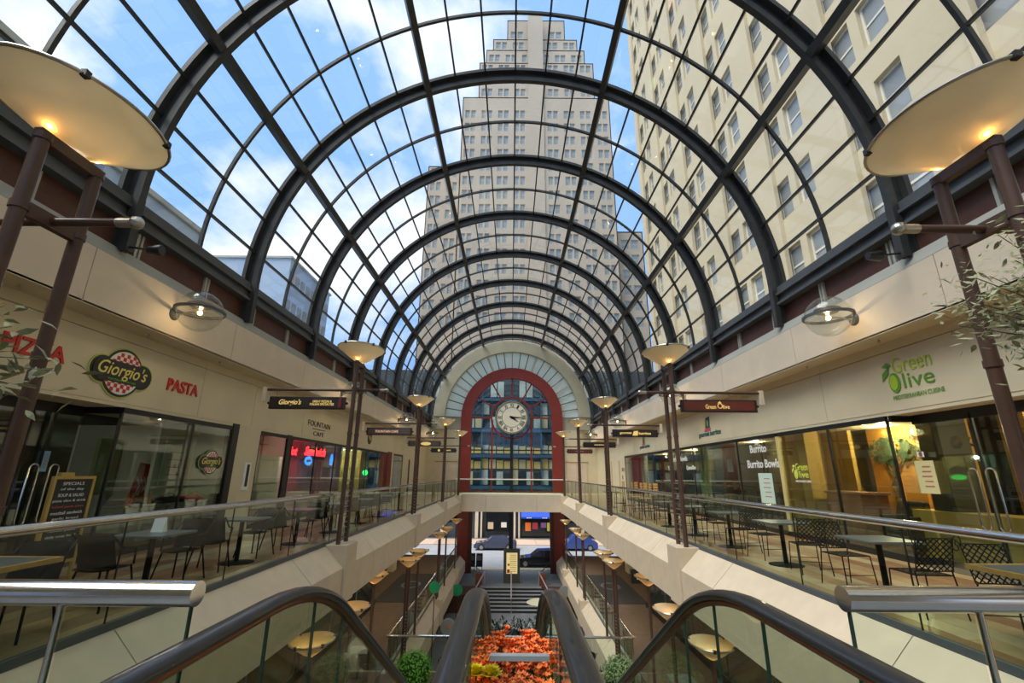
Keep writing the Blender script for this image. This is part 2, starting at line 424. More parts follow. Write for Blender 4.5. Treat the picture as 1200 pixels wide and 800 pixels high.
box('road', mat('asphalt', (150, 152, 156), .8, noise=.08, scale=1), out, -60, 60, 43.25, 57.5, SZ-.4, SZ-.1)
for i in range(14):
    box('paving_slab', mat('pink_paving', (196, 170, 150), .7, noise=.12, island=.1), out, -21+3*i+.02, -18+3*i-.02, 57.5, 62, SZ-.2, SZ)
box('land', mat('far_ground', (120, 120, 116), .9, noise=.1), out, -150, 150, -60, 220, GZ-.6, GZ-.3)

# ---- end wall with the arched window
ew = sroot('wall_back', (0, YE, 0))
for s in (-1, 1):
    box('cream_wall', CREAM2, ew, s*4.5, s*7.9, YE-.1, YE+.2, FZ, 3.75)
    for a in (4.85, 5.75):
        box('door_leaf', CREAM, ew, s*a, s*(a+.86), YE-.14, YE-.1, FZ, .95)
    box('door_head', mat('door_trim', (170, 150, 110), .6), ew, s*4.75, s*6.75, YE-.16, YE-.09, .95, 1.05)
    box('grey_wall', CONC, ew, s*4.5, s*7.6, YE-.1, YE+.2, 3.75, ZC)
    box('column', RED, ew, s*3.62, s*4.55, YE-.25, YE+.3, GZ, -1.6)
    box('column_lining', BROWN, ew, s*3.3, s*3.62, YE-.15, YE+.2, GZ, -1.6)
    box('column', RED, ew, s*3.6, s*4.55, YE-.35, YE+.25, -1.6, ZC)
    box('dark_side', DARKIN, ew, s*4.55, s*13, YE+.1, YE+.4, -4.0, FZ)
mb = MB(); arcband(mb, 3.6, 4.55, YE-.35, YE+.25, 48); mb.build('arch', RED, ew, smooth=True)
mb = MB(); arcband(mb, 5.95, 6.95, 40.5, 41.1, 64); mb.build('grey_arch', CONC, ew, smooth=True)
for s in (-1, 1): box('grey_jamb', CONC, ew, s*5.95, s*6.95, 40.6, YE-.1, 3.75, ZC)
# fan of frosted panes between arches
for k in range(24):
    a0 = math.radians(-90+7.5*k+.4); a1 = math.radians(-90+7.5*(k+1)-.4)
    q = [(6.0, a0, 41.0), (6.0, a1, 41.0), (4.5, a1, YE-.05), (4.5, a0, YE-.05)]
    v = [(r*math.sin(a), y, ZC+r*math.cos(a)) for r, a, y in q]; v += [(x, y+.015, z) for x, y, z in v]
    MB().add(v, [(0,1,2,3),(7,6,5,4),(0,4,5,1),(1,5,6,2),(2,6,7,3),(3,7,4,0)]).build('fan_pane', FROST, ew)
for k in range(25):
    ang = -90+7.5*k; a = math.radians(ang); hv = abs(abs(ang)-22.5) < .1 or abs(abs(ang)-60) < .1
    p = [(r*math.sin(a), y, ZC+r*math.cos(a)) for r, y in ((6.0, 40.93), (4.5, YE-.2))]
    MB().bar(p[0], p[1], .16 if hv else .05, .14 if hv else .06).build('fan_bar', mat('pale_steel', (205, 200, 185), .5) if hv else STEELB, ew)
wf = sroot('wall_front', (0, -5, 0))
box('wall_sheet', CREAM2, wf, -7.6, 7.6, -5.2, -5.0, FZ, ZC)
mb = MB(); arcband(mb, 6.4, 7.3, -5.2, -4.9, 48); mb.build('end_arch', CONC, wf, smooth=True)
for k in range(-6, 7): box('gable_bar', STEEL, wf, k-.04, k+.04, -5.12, -5.04, ZC, ZC+math.sqrt(7.1**2-k*k))
for k in range(4): h_ = 1.6*k+.8; w_ = math.sqrt(7.1**2-h_*h_); box('gable_bar', STEEL, wf, -w_, w_, -5.12, -5.04, ZC+h_-.04, ZC+h_+.04)
# window_1 inside the arch
wn = sroot('window_1', (0, YE, 0))
def dbox(x0, x1, z0, z1, nm='mullion', m=RED, y=YE): return box(nm, m, wn, x0, x1, y-.06, y+.06, z0, z1)
dbox(-3.6, -1.85, ZC-.07, ZC+.07, 'transom'); dbox(1.85, 3.6, ZC-.07, ZC+.07, 'transom')
for x in (-1.75, 1.75): dbox(x-.08, x+.08, FZ, ZC-.2)
for s_ in range(2):
    dbox(-3.6, 3.6, FZ, FZ+.12, 'sill') if s_ == 0 else dbox(-3.6, 3.6, -1.75, FZ, 'sill')
dbox(-3.6, 3.6, 1.95, 2.05, 'transom', BLACK)
for ang in (0, 30, -30, 60, -60):
    a = math.radians(ang)
    MB().bar((1.9*math.sin(a), YE, ZC+1.9*math.cos(a)), (3.65*math.sin(a), YE, ZC+3.65*math.cos(a)), .13, .12).build('mullion', RED, wn)
mb = MB(); arcband(mb, 1.75, 1.92, YE-.1, YE+.1, 40, -180, 180); mb.build('clock_ring', RED, wn, smooth=True)
for (x0, x1) in ((-3.6, -1.83), (-1.67, 1.67), (1.83, 3.6)):
    for z0, z1 in ((FZ+.12, 1.95), (2.05, ZC-.07)):
        box('pane', GL_ARCH, wn, x0, x1, YE-.01, YE+.01, z0, z1)
mb = MB(); pts = circ(3.6, 24, a0=0, a1=PI); mb.prism([(x, ZC+.07+z) for x, z in pts], 'y', YE-.008, YE+.008); mb.build('pane', GL_ARCH, wn)
# clock
ck = thing('clock', (0, YE-.2, 2.0), 'big round cream clock with roman numerals on a dark post inside the red arch', 'clock')
mb = MB().lathe([(0.001, -.18), (1.42, -.18), (1.5, -.1), (1.5, .16), (.001, .16)], (0, YE-.25, ZC), 40, axis='y'); mb.build('case', BLACK, ck, smooth=True)
mb = MB().lathe([(1.3, 0), (1.34, -.07), (1.46, -.07), (1.5, 0)], (0, YE-.42, ZC), 40, axis='y'); mb.build('bezel', mat('clock_bezel', (120, 116, 96), .4), ck, smooth=True)
FC = MB().lathe([(.001, 0), (1.32, 0), (1.32, .02), (.001, .02)], (0, YE-.455, ZC), 40, axis='y').build('face', mat('clock_face', (226, 220, 196), .6), ck)
MB().lathe([(.86, 0), (.88, -.004), (.9, 0)], (0, YE-.456, ZC), 40, axis='y').build('chapter_ring', BLACK, FC)
for i, n in enumerate(['XII','I','II','III','IIII','V','VI','VII','VIII','IX','X','XI']):
    a = 2*PI*i/12; o = text('numeral', n, .09+.085*min(len(n), 4), .32, (0, 0, 0), 'F', BLACK, None, ext=.002, bold=.02)
    o.parent = FC; o.location = Vector((1.09*math.sin(a), YE-.462, ZC+1.09*math.cos(a)))-ck.location; o.rotation_euler = (0, a, 0)
for nm, ang, ln, wd in (('hour_hand', 123, .72, .12), ('minute_hand', 91, 1.12, .08)):
    a = math.radians(ang); dv = Vector((math.sin(a), 0, math.cos(a))); c = Vector((0, YE-.475, ZC)); r = Vector((dv.z, 0, -dv.x))
    p = [c-dv*.25, c+r*wd, c+dv*ln, c-r*wd]; p += [q+Vector((0,-.01,0)) for q in p]
    MB().add(p, [(0,1,2,3),(7,6,5,4),(0,4,5,1),(1,5,6,2),(2,6,7,3),(3,7,4,0)]).build(nm, BLACK, ck)
box('post', BLACK, ck, -.13, .13, YE-.3, YE-.1, FZ, ZC-1.45)

# ---- railings
def railing(s, z, ya, yb, label, zname):
    r = thing('glass_railing', (s*4.2, ya, z), label, 'railing')
    MB().tube([(s*4.2, ya, z+1.07), (s*4.2, yb, z+1.07)], .045, 16).build('handrail', CHROME, r, smooth=True)
    y = ya; 
    js = [k for k in [1.3+2*i for i in range(-1, 22)] if ya+.3 < k < yb-.3]; js = [ya]+js+[yb]
    for a, b in zip(js, js[1:]): box('glass_panel', GL_RAIL, r, s*4.194, s*4.206, a+.012, b-.012, z+.02, z+1.03)
    for a in js: box('joint', BLACK, r, s*4.192, s*4.208, a-.004, a+.004, z+.02, z+1.03)
    return r
railing(-1, FZ, 2.0, 35.9, 'long glass balustrade with chrome handrail along the left upper balcony', 'u')
railing(1, FZ, 2.0, 35.9, 'long glass balustrade with chrome handrail along the right upper balcony', 'u')
railing(-1, LZ, 17.9, 40.5, 'glass balustrade along the left lower gallery below the lamps', 'l')
railing(1, LZ, 17.9, 40.5, 'glass balustrade along the right lower gallery below the lamps', 'l')
for s in (-1, 1):
    r = thing('end_railing', (s*2.7, 1.97, FZ), 'thick chrome rail end with cut face over glass, nearest the camera on the %s' % SIDE[s], 'railing')
    MB().tube([(s*1.25, 1.97, -.455), (s*4.2, 1.97, -.455)], .046, 24).build('handrail', CHROME, r, smooth=True)
    for a, b in ((1.27, 1.74), (1.78, 2.9), (2.92, 4.18)): box('glass_panel', GL_RAIL, r, s*a, s*b, 1.964, 1.976, FZ+.02, -.5)
    MB().tube([(s*1.75, 1.95, FZ), (s*1.75, 1.95, -.49)], .012, 10).build('post', CHROME, r, smooth=True)
    box('glass_edge', mat('glass_edge_green', (40, 66, 56), .2), r, s*1.262, s*1.27, 1.963, 1.977, FZ+.02, -.5)
r = thing('bridge_railing', (0, 36.05, FZ), 'white-topped glass balustrade on the bridge under the clock', 'railing')
MB().tube([(-4.2, 36.05, -.42), (4.2, 36.05, -.42)], .045, 12).build('handrail', mat('white_rail', (228, 222, 212), .3), r)
for k in range(6): box('glass_panel', GL_RAIL, r, -4.2+1.4*k+.01, -2.8+1.4*k-.01, 36.04, 36.055, FZ+.02, -.46)
r = thing('platform_railing', (0, 17.9, LZ), 'chrome-topped glass balustrade crossing the atrium above the flowers', 'railing')
MB().tube([(-4.28, 17.9, LZ+1.07), (4.28, 17.9, LZ+1.07)], .04, 12).build('handrail', CHROME, r, smooth=True)
for k in range(6): box('glass_panel', GL_RAIL, r, -4.2+1.4*k+.01, -2.8+1.4*k-.01, 17.894, 17.906, LZ+.0, LZ+1.03)

# ============================================================ LAMPS
def ptlight(name, loc, e, parent, r=.03, col=(1, .66, .32)):
    l = bpy.data.lights.new(name, 'POINT'); l.energy = e; l.color = col; l.shadow_soft_size = r
    o = bpy.data.objects.new(name, l); C.objects.link(o); o.parent = parent; o.location = Vector(loc)-wloc(parent); return o
def dish(p, c, rx, ry, h, r0=.12):
    """shallow oval glass dish; c = bottom centre"""
    prof = []
    n = 7
    for i in range(n+1):
        t = i/n; prof.append((r0+(1-r0)*t, h*(t**1.15)))
    mb = MB(); mb.lathe([(r, z) for r, z in prof], c, 40, rx, ry)
    mb.lathe([(r*.985, z+.02) for r, z in prof], c, 40, rx, ry)
    mb.lathe([(.985, h+.02), (1.0, h)], c, 40, rx, ry)
    mb.lathe([(.001, 0), (r0, 0)], c, 40, rx, ry)
    o = mb.build('lamp_dish', DISH, p, smooth=True)
    rim = MB(); cc = Vector(c)
    rim.tube([cc+Vector((rx*math.cos(2*PI*i/40), ry*math.sin(2*PI*i/40), h)) for i in range(41)], .016, 6, cap=False)
    rim.build('rim', CHROME2, o, smooth=True)
    for a in (.5, 2.6, 4.4, 5.6):
        q = cc+Vector((rx*math.cos(a), ry*math.sin(a), h)); MB().box(q.x-.025, q.x+.025, q.y-.025, q.y+.025, q.z-.03, q.z+.03).build('clip', BLACK, o)
def lamp_post(s, y, label, lit):
    p = thing('lamp_post', (s*3.93, y, FZ), label, 'lamp post', 'double-pole lamp posts along the upper balconies')
    x = s*3.93
    for dy in (-.25, .25):
        MB().tube([(x, y+dy, FZ), (x, y+dy, 2.66)], .052, 14).build('pole', POLE, p, smooth=True)
        for z in (2.64, 2.0, .9, -.3): MB().tube([(x, y+dy, z-.03), (x, y+dy, z+.03)], .062, 14).build('collar', POLE, p, smooth=True)
    box('top_plate', POLE, p, x-.035, x+.035, y-.3, y+.3, 2.6, 2.7)
    box('cross_plate', POLE, p, x-.03, x+.03, y-.25, y+.25, 1.94, 2.06)
    for k in range(12):
        z = FZ+.1+.115*k; MB().tube([(x, y-.25, z), (x, y+.25, z)], .012, 6).build('rung', CHROME2, p)
    MB().tube([(s*3.3, y, 2.0), (s*6.27 if lit == 0 else s*4.5, y, 2.0)], .035, 12).build('arm', POLE, p, smooth=True)
    MB().sphere((s*3.2, y, 2.0), .055, 12, 8).tube([(s*3.22, y, 2.0), (s*3.36, y, 2.0)], .04, 12).build('end_cap', CHROME2, p, smooth=True)
    if lit == 0: box('wall_bracket', CREAM, p, s*6.2, s*6.3, y-.05, y+.05, 1.7, 2.06)
    dish(p, (x, y, 2.7), .56, .74, .37)
    for dy in (-.22, .22):
        MB().sphere((x, y+dy, 2.79), .035, 8, 6).build('bulb', BULB, p)
        ptlight('bulb_light', (x, y+dy, 2.81), 3.4, p, .03)
    return p
for i, y in enumerate((3.4, 11.4, 19.4, 27.4, 35.4)):
    nm = ['nearest, cut by the frame', 'second from the camera', 'third from the camera', 'fourth from the camera', 'farthest, beside the bridge'][i]
    for s in (-1, 1):
        lamp_post(s, y, 'bronze double-pole lamp post with oval dish, %s side, %s' % (SIDE[s], nm), 1 if i == 0 else 0)
def low_lamp(s, y, label, double):
    x = s*(4.5 if y == 16.6 else 3.98)
    p = thing('lower_lamp_post', (x, y, LZ), label, 'lamp post', 'lamp posts of the lower gallery')
    for dy in ((-.22, .22) if double else (0,)):
        MB().tube([(x, y+dy, LZ), (x, y+dy, -3.5)], .05, 10).build('pole', POLE, p, smooth=True)
    if double:
        for k in range(12):
            z = LZ+.1+.115*k; MB().tube([(x, y-.22, z), (x, y+.22, z)], .012, 6).build('rung', CHROME2, p)
    dish(p, (x, y, -3.5), .42, .5, .28)
    MB().sphere((x, y, -3.4), .05, 8, 6).build('bulb', BULB, p)
    ptlight('bulb_light', (x, y, -3.36), 4, p, .04)
for i, y in enumerate((10.4, 12.8, 16.6, 19.4, 21.4, 27.4, 30.2, 35.4)):
    od = ['nearest', 'second', 'third', 'fourth', 'fifth', 'sixth', 'seventh', 'farthest'][i]
    for s in (-1, 1):
        low_lamp(s, y, 'amber glass bowl lamp on bronze pole, lower gallery %s side, %s from camera' % (SIDE[s], od), y in (19.4, 27.4))
for i, y in enumerate((8.85, 18.5, 28.2, 38.0)):
    for s in (-1, 1):
        od = ['nearest the camera', 'second from the camera', 'third from the camera', 'farthest, near the end wall'][i]
        g = thing('globe_lamp', (s*7.0, y, 3.1), 'clear glass globe wall lamp on cream fascia, %s side, %s' % (SIDE[s], od), 'wall lamp', 'globe lamps on the fascias')
        MB().lathe([(.001, -.05), (.1, -.05), (.13, -.02), (.13, 0), (.001, 0)], (s*7.0, y, 3.1), 20, axis='x').build('wall_plate', STEELB, g, smooth=True) if s > 0 else MB().lathe([(.001, .05), (.1, .05), (.13, .02), (.13, 0), (.001, 0)], (s*7.0, y, 3.1), 20, axis='x').build('wall_plate', STEELB, g, smooth=True)
        MB().tube([(s*6.97, y, 3.1), (s*6.85, y, 3.1), (s*6.7, y, 3.14), (s*6.5, y, 3.14)], .02, 8).build('arm', CHROME2, g, smooth=True)
        cx_ = s*6.47; cz = 3.16
        MB().sphere((cx_, y, cz), .42, 28, 16).build('globe', GL_GLOBE, g, smooth=True)
        mb = MB(); mb.lathe([(.42, -.025), (.465, -.025), (.465, .025), (.42, .025), (.42, -.025)], (cx_, y, cz), 32); mb.build('band', STEELB, g, smooth=True)
        MB().lathe([(.04, .0), (.2, .05), (.25, .12)], (cx_, y, cz+.03), 20).build('reflector', CHROME2, g, smooth=True)
        MB().sphere((cx_, y, cz-.03), .045, 8, 6).build('bulb', BULBW, g)
        ptlight('bulb_light', (cx_, y, cz-.12), 5, g, .03, (1, .75, .45))

# ============================================================ HANGING SIGNS
def hang(s, y, label, fn, face):
    g = thing('hanging_sign', (s*5.15, y, 1.66), label, 'sign', 'signs hanging from the lamp post arms')
    x0_, x1_ = s*4.2, s*6.1
    mb = MB().box(min(x0_, x1_), max(x0_, x1_), y-.045, y+.045, 1.51, 1.82); mb.build('board', mat('sign_frame_brown', (52, 34, 30), .4), g, bevel=.01)
    box('face', face, g, s*4.27, s*6.03, y-.052, y-.046, 1.55, 1.78)
    for xx in (4.35, 5.95):
        mb = MB().tube([(s*xx, y, 1.82), (s*xx, y, 1.93), (s*xx+.04, y, 1.97), (s*xx, y, 2.035)], .012, 6); mb.build('hook', CHROME2, g)
    for xx in (4.17, 6.13): MB().sphere((s*xx, y, 1.66), .035, 8, 6).build('finial', BLACK, g)
    fn(g, s*5.15, y-.054)
def s1(g, x, y):
    text('lettering', "Giorgio's", .56, .17, (x-.42, y, 1.665), 'F', GOLD, g, shear=.3, ext=.002, bold=.02)
    text('lettering', 'GREAT PIZZAS &\nITALIAN SPECIALTIES', .6, .13, (x+.38, y, 1.665), 'F', GOLD, g, ext=.002, bold=.015)
    box('red_edge', mat('red_band', (120, 30, 34), .5), g, x+.78, x+.86, y-.002, y+.001, 1.55, 1.78)
def s2(g, x, y):
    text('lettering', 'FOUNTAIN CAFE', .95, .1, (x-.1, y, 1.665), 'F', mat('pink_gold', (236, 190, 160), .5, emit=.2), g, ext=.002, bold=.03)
def s3(g, x, y):
    flat(circ(.1, 14, 3, 1), 'F', (x+.1, y, 1.66), .003).build('emblem', GOLD, g)
def s4(g, x, y):
    flat(circ(.09, 14), 'F', (x-.35, y, 1.66), .003).build('emblem', GOLD, g)
    text('lettering', 'CAFE', .5, .11, (x+.3, y, 1.66), 'F', GOLD, g, ext=.002, bold=.02)
def r1(g, x, y):
    text('lettering', 'Green', .26, .11, (x-.22, y, 1.645), 'F', GOLD, g, ext=.002, bold=.01)
    text('lettering', 'live', .17, .1, (x+.17, y, 1.645), 'F', GOLD, g, ext=.002, bold=.01)
    mb = MB(); mb.tube([(x+.015+.055*math.cos(a*PI/8), y-.002, 1.665+.06*math.sin(a*PI/8)) for a in range(17)], .01, 5, cap=False, up=(0,1,0)); mb.build('emblem', GOLD, g)
    flat([(-.02, .06), (.05, .12), (.1, .06), (.05, .08)], 'F', (x-.03, y, 1.665), .003).build('emblem', GOLD, g)
def r2(g, x, y):
    text('lettering', 'gourmet', .5, .11, (x-.4, y, 1.665), 'F', GOLD, g, ext=.002, bold=.03)
    text('lettering', 'burritos', .5, .11, (x+.4, y, 1.665), 'F', GOLD, g, ext=.002, bold=.03)
    flat([(-.12, -.09), (.1, -.09), (.12, .11), (-.06, .09)], 'F', (x, y, 1.66), .003).build('emblem', GOLD, g)
def r3(g, x, y): [box('letter_stroke', GOLD, g, x-.3+.09*k, x-.24+.09*k, y-.002, y, 1.64, 1.69) for k in range(7)]
def r4(g, x, y): [box('letter_stroke', GREYC, g, x-.3+.09*k, x-.24+.09*k, y-.002, y, 1.64, 1.69) for k in range(7)]
FB = mat('sign_face_black', (44, 42, 42), .35); FR = mat('sign_face_redbrown', (112, 52, 42), .35, noise=.1); FG = mat('sign_face_grey', (92, 84, 80), .35)
hang(-1, 11.4, 'dark hanging sign with gold pizza shop script and a red end band', s1, FB)
hang(-1, 19.4, 'grey hanging sign with pinkish cafe lettering, second on the left side', s2, FG)
hang(-1, 27.4, 'grey hanging sign with one oval gold emblem, third on the left side', s3, FG)
hang(-1, 35.4, 'small far hanging sign with round emblem, beside the clock arch on the left', s4, FB)
hang(1, 11.4, 'red-brown hanging sign reading Green Olive in gold, nearest on the right', r1, FR)
hang(1, 19.4, 'dark hanging sign with gold burrito shop lettering, second on the right side', r2, FB)
hang(1, 27.4, 'dark grey hanging sign with faint letters, third on the right side', r3, FB)
hang(1, 35.4, 'small far hanging sign with pale letters, beside the clock arch on the right', r4, FR)

# ============================================================ STOREFRONTS
def front(s, x, ya, yb, root, ztop=1.18, sill=.12, cuts=()):
    js = [ya]+list(cuts)+[yb]
    for a, b in zip(js, js[1:]): box('pane', GL_SHOP, root, s*(x-.008), s*(x+.008), a+.02, b-.02, FZ+sill, ztop-.1)
    for a in js: box('mullion', BLACK, root, s*(x-.02), s*(x+.03), a-.02, a+.02, FZ+sill, ztop-.1)
    box('head', BLACK, root, s*(x-.03), s*(x+.04), ya, yb, ztop-.1, ztop)
    box('sill', BLACK, root, s*(x-.03), s*(x+.04), ya, yb, FZ, FZ+sill)
def slant(root, a, b, ztop=1.18):
    a = Vector(a); b = Vector(b); c = (a+b)/2
    MB().bar((a.x, a.y, (FZ+.12+ztop)/2), (b.x, b.y, (FZ+.12+ztop)/2), .016, ztop-FZ-.32).build('pane', GL_SHOP, root)
    MB().bar((a.x, a.y, ztop-.06), (b.x, b.y, ztop-.06), .06, .12).build('head', BLACK, root)
    MB().bar((a.x, a.y, FZ+.06), (b.x, b.y, FZ+.06), .06, .12).build('sill', BLACK, root)
def pull(root, s, x, y, z):
    mb = MB(); pts = []
    for i in range(9): a = PI*i/8; pts.append((s*x, y+.08*math.cos(a), z+.42+.08*math.sin(a)))
    for i in range(9): a = PI+PI*i/8; pts.append((s*x, y+.08*math.cos(a), z-.42+.08*math.sin(a)))
    pts.append(pts[0]); mb.tube(pts, .015, 8, cap=False, up=(1,0,0)); mb.build('handle', CHROME, root, smooth=True)
# --- left
w = sroot('window_2', (-7.55, 10.5, FZ))
front(-1, 7.57, 8.86, 12.45, w, cuts=(10.9,))
slant(w, (-7.6, 8.86), (-8.3, 8.86))
box('jamb', BLACK, w, -7.52, -7.66, 12.45, 12.72, FZ, 1.25)
d = sroot('door_1', (-8.3, 7.2, FZ))
for a, b in ((5.4, 6.8), (6.8, 8.3), (8.3, 8.84)):
    box('leaf', GL_SHOP, d, -8.292, -8.308, a+.03, b-.03, FZ+.1, 1.0)
    box('stile', BLACK, d, -8.28, -8.33, a-.03, a+.03, FZ, 1.1); box('kick', BLACK, d, -8.28, -8.33, a, b, FZ, FZ+.25)
    box('rail', BLACK, d, -8.28, -8.33, a, b, 1.0, 1.18)
pull(d, -1, 8.22, 8.12, -.4); pull(d, -1, 8.22, 8.48, -.4)
front(-1, 7.57, 3.0, 5.0, w)
wl = sroot('wall_left', (-7.6, 20, 0))
box('pier', CREAM2, wl, -7.55, -7.75, 12.72, 13.9, FZ, 1.25); 
box('pier', CREAM2, wl, -7.55, -7.75, 29.6, 30.0, FZ, 1.25); box('pier', RED, wl, -7.55, -7.75, 28.6, 29.6, FZ, 1.25)
box('pier', CREAM2, wl, -7.55, -7.75, 32.6, YE, FZ, 1.25)
box('door_recess', BROWN, wl, -7.53, -7.56, 34.5, 34.9, FZ, .95)
w3 = sroot('window_3', (-7.55, 20, FZ))
front(-1, 7.57, 13.9, 28.6, w3, cuts=(16.0, 18.0, 20, 21.8, 24.4, 26.5))
box('jamb', BLACK, w3, -7.53, -7.6, 15.6, 15.9, FZ, 1.2)
front(-1, 7.57, 30.0, 32.6, w3)
# interiors left
li = sroot('wall_left', (-12, 10, 0))
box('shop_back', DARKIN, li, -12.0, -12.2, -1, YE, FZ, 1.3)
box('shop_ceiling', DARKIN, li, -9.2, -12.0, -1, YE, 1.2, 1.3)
box('partition', PALEIN, li, -7.9, -12, 12.75, 12.95, FZ, 1.2)
box('side_panel', PALEIN, li, -8.62, -8.7, 11.35, 12.7, FZ, 1.18)
box('green_screen', GREENIN, li, -10.6, -10.7, 12.0, 12.7, -.6, .8)
box('partition', PALEIN, li, -7.9, -12, 21.6, 21.8, FZ, 1.2)
box('partition', mat('teal_interior', (96, 132, 118), .7), li, -9.5, -9.6, 21.8, 25.5, FZ, 1.2)
box('partition', YELLOWIN, li, -8.6, -12, 26.8, 28.4, FZ, 1.2)
box('partition', PALEIN, li, -9.0, -9.1, 18.4, 21.6, FZ, 1.2)
box('partition', PALEIN, li, -8.4, -8.5, 30, 32.5, FZ, 1.2)
box('bulkhead', mat('grey_bulkhead', (120, 118, 108), .7), li, -8.6, -8.7, 14, 21.6, .55, 1.2)
# --- right
w = sroot('window_4', (7.55, 20, FZ))
front(1, 7.57, 9.3, 13.25, w, cuts=(11.1,))
slant(w, (7.6, 9.25), (8.0, 9.25))
front(1, 7.57, 13.25, 31.4, w, cuts=(15.7, 19.6, 21.1, 22.6, 25.2, 28))
front(1, 7.57, 3.0, 5.6, w)
box('jamb', mat('yellow_frame', (206, 190, 130), .5), w, 7.54, 7.62, 13.2, 13.32, FZ, 1.18)
d = sroot('door_2', (8.0, 8, FZ))
for a, b in ((5.6, 6.8), (6.8, 8.0), (8.0, 9.2)):
    box('leaf', GL_SHOP, d, 7.992, 8.008, a+.03, b-.03, FZ+.1, 1.0)
    box('stile', BLACK, d, 7.98, 8.02, a-.02, a+.02, FZ, 1.1); box('rail', BLACK, d, 7.98, 8.03, a, b, 1.0, 1.18)
    box('kick', CHROME2, d, 7.98, 8.03, a, b, FZ, FZ+.1)
pull(d, 1, 7.94, 7.86, -.35); pull(d, 1, 7.94, 8.16, -.35)
wr = sroot('wall_right', (7.6, 30, 0))
box('pier', CREAM2, wr, 7.55, 7.75, 31.4, YE, FZ, 1.25)
for yy in (32.9, 35.4): box('door_recess', mat('beige_door', (196, 170, 120), .5), wr, 7.53, 7.56, yy, yy+.35, FZ, .95)
for k, (yy, zz) in enumerate(((32.1, .2), (32.1, -.3), (31.7, .2))): box('call_plate', BLACK, wr, 7.53, 7.56, yy, yy+.15, zz, zz+.25)
ri = sroot('wall_right', (12, 10, 0))
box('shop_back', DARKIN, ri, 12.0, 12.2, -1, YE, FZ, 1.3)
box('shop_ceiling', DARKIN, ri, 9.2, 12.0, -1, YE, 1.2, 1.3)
box('partition', YELLOWIN, ri, 7.7, 12, 13.35, 13.5, FZ, 1.2)
box('mural_wall', OCHRE, ri, 9.4, 9.5, 9.6, 12.3, FZ, 1.2)
box('mural_wall', YELLOWIN, ri, 8.9, 9.0, 12.3, 13.35, FZ, 1.2)
box('inner_wall', YELLOWIN, ri, 10.8, 10.9, 2, 9.4, FZ, 1.2)
box('column', YELLOWIN, ri, 8.0, 8.4, 12.75, 13.1, FZ, 1.2)
box('dark_column', mat('dark_panel', (62, 58, 50), .6), ri, 8.7, 9.3, 9.45, 9.95, FZ, 1.2)
g = thing('reception_desk', (8.6, 11.9, FZ), 'pinkish-brown reception desk inside the olive shop window', 'desk')
box('front_panel', mat('desk_brown', (176, 128, 96), .5), g, 8.2, 8.25, 11.3, 12.5, FZ, FZ+1.15); box('desk_top', MATS['desk_brown'], g, 8.18, 8.9, 11.25, 12.55, FZ+1.15, FZ+1.2); box('side_panel', MATS['desk_brown'], g, 8.25, 8.85, 11.3, 11.35, FZ, FZ+1.15)
g = thing('armchair', (8.6, 10.6, FZ), 'black rounded armchair beside the reception desk behind the right shop window', 'chair')
box('seat', BLACK, g, 8.3, 8.9, 10.3, 10.9, FZ+.15, FZ+.5, bevel=.06); box('backrest', BLACK, g, 8.8, 8.95, 10.3, 10.9, FZ+.5, FZ+1.05, bevel=.06); box('armrest', BLACK, g, 8.3, 8.9, 10.22, 10.32, FZ+.1, FZ+.75, bevel=.04); box('armrest', BLACK, g, 8.3, 8.9, 10.88, 10.98, FZ+.1, FZ+.75, bevel=.04)
box('column', OCHRE, ri, 9.6, 10.0, 8.6, 9.1, FZ, 1.2)
box('bench', YELLOWIN, ri, 8.6, 9.3, 6.8, 10.4, FZ, FZ+.9)
box('partition', mat('navy_dado', (44, 52, 66), .7), ri, 9.6, 9.7, 13.6, 26, FZ, -.6)
box('partition', mat('olive_dark', (66, 62, 44), .7), ri, 9.7, 9.8, 13.6, 31, -.6, 1.2)
box('column', GREENIN, ri, 8.3, 8.5, 20.3, 20.9, FZ, 1.2)
box('column', PALEIN, ri, 8.3, 8.5, 29.4, 30.2, FZ, 1.2)
for x, y, e, c in ((-9.6, 8, 16, (1, .8, .55)), (-9.6, 18, 22, (1, .85, .65)), (-9.3, 25.5, 40, (.9, 1, .8)), (9.0, 11.2, 45, (1, .8, .45)), (9.6, 7.5, 40, (1, .85, .5)), (8.9, 17, 30, (1, .8, .55)), (8.9, 23, 30, (1, .85, .6)), (9.2, 28, 20, (1, .85, .6))):
    dl = thing('ceiling_downlight', (x, y, 1.19), 'small round recessed downlight in the %s shops, %s' % ('left' if x < 0 else 'right', {8: 'behind the handled doors', 18: 'over the neon script', 25.5: 'over the green neon badge', 11.2: 'over the tree mural', 7.5: 'behind the cream notice', 17: 'behind the burrito lettering', 23: 'behind the menu words', 28: 'in the farthest shop'}[y]), 'light', 'shop downlights')
    MB().lathe([(.001, -.01), (.09, -.01), (.11, 0)], (x, y, 1.195), 14).build('lens', BULBW, dl)
    ptlight('lamp_light', (x, y, 1.05), e*1.6, dl, .08, c)
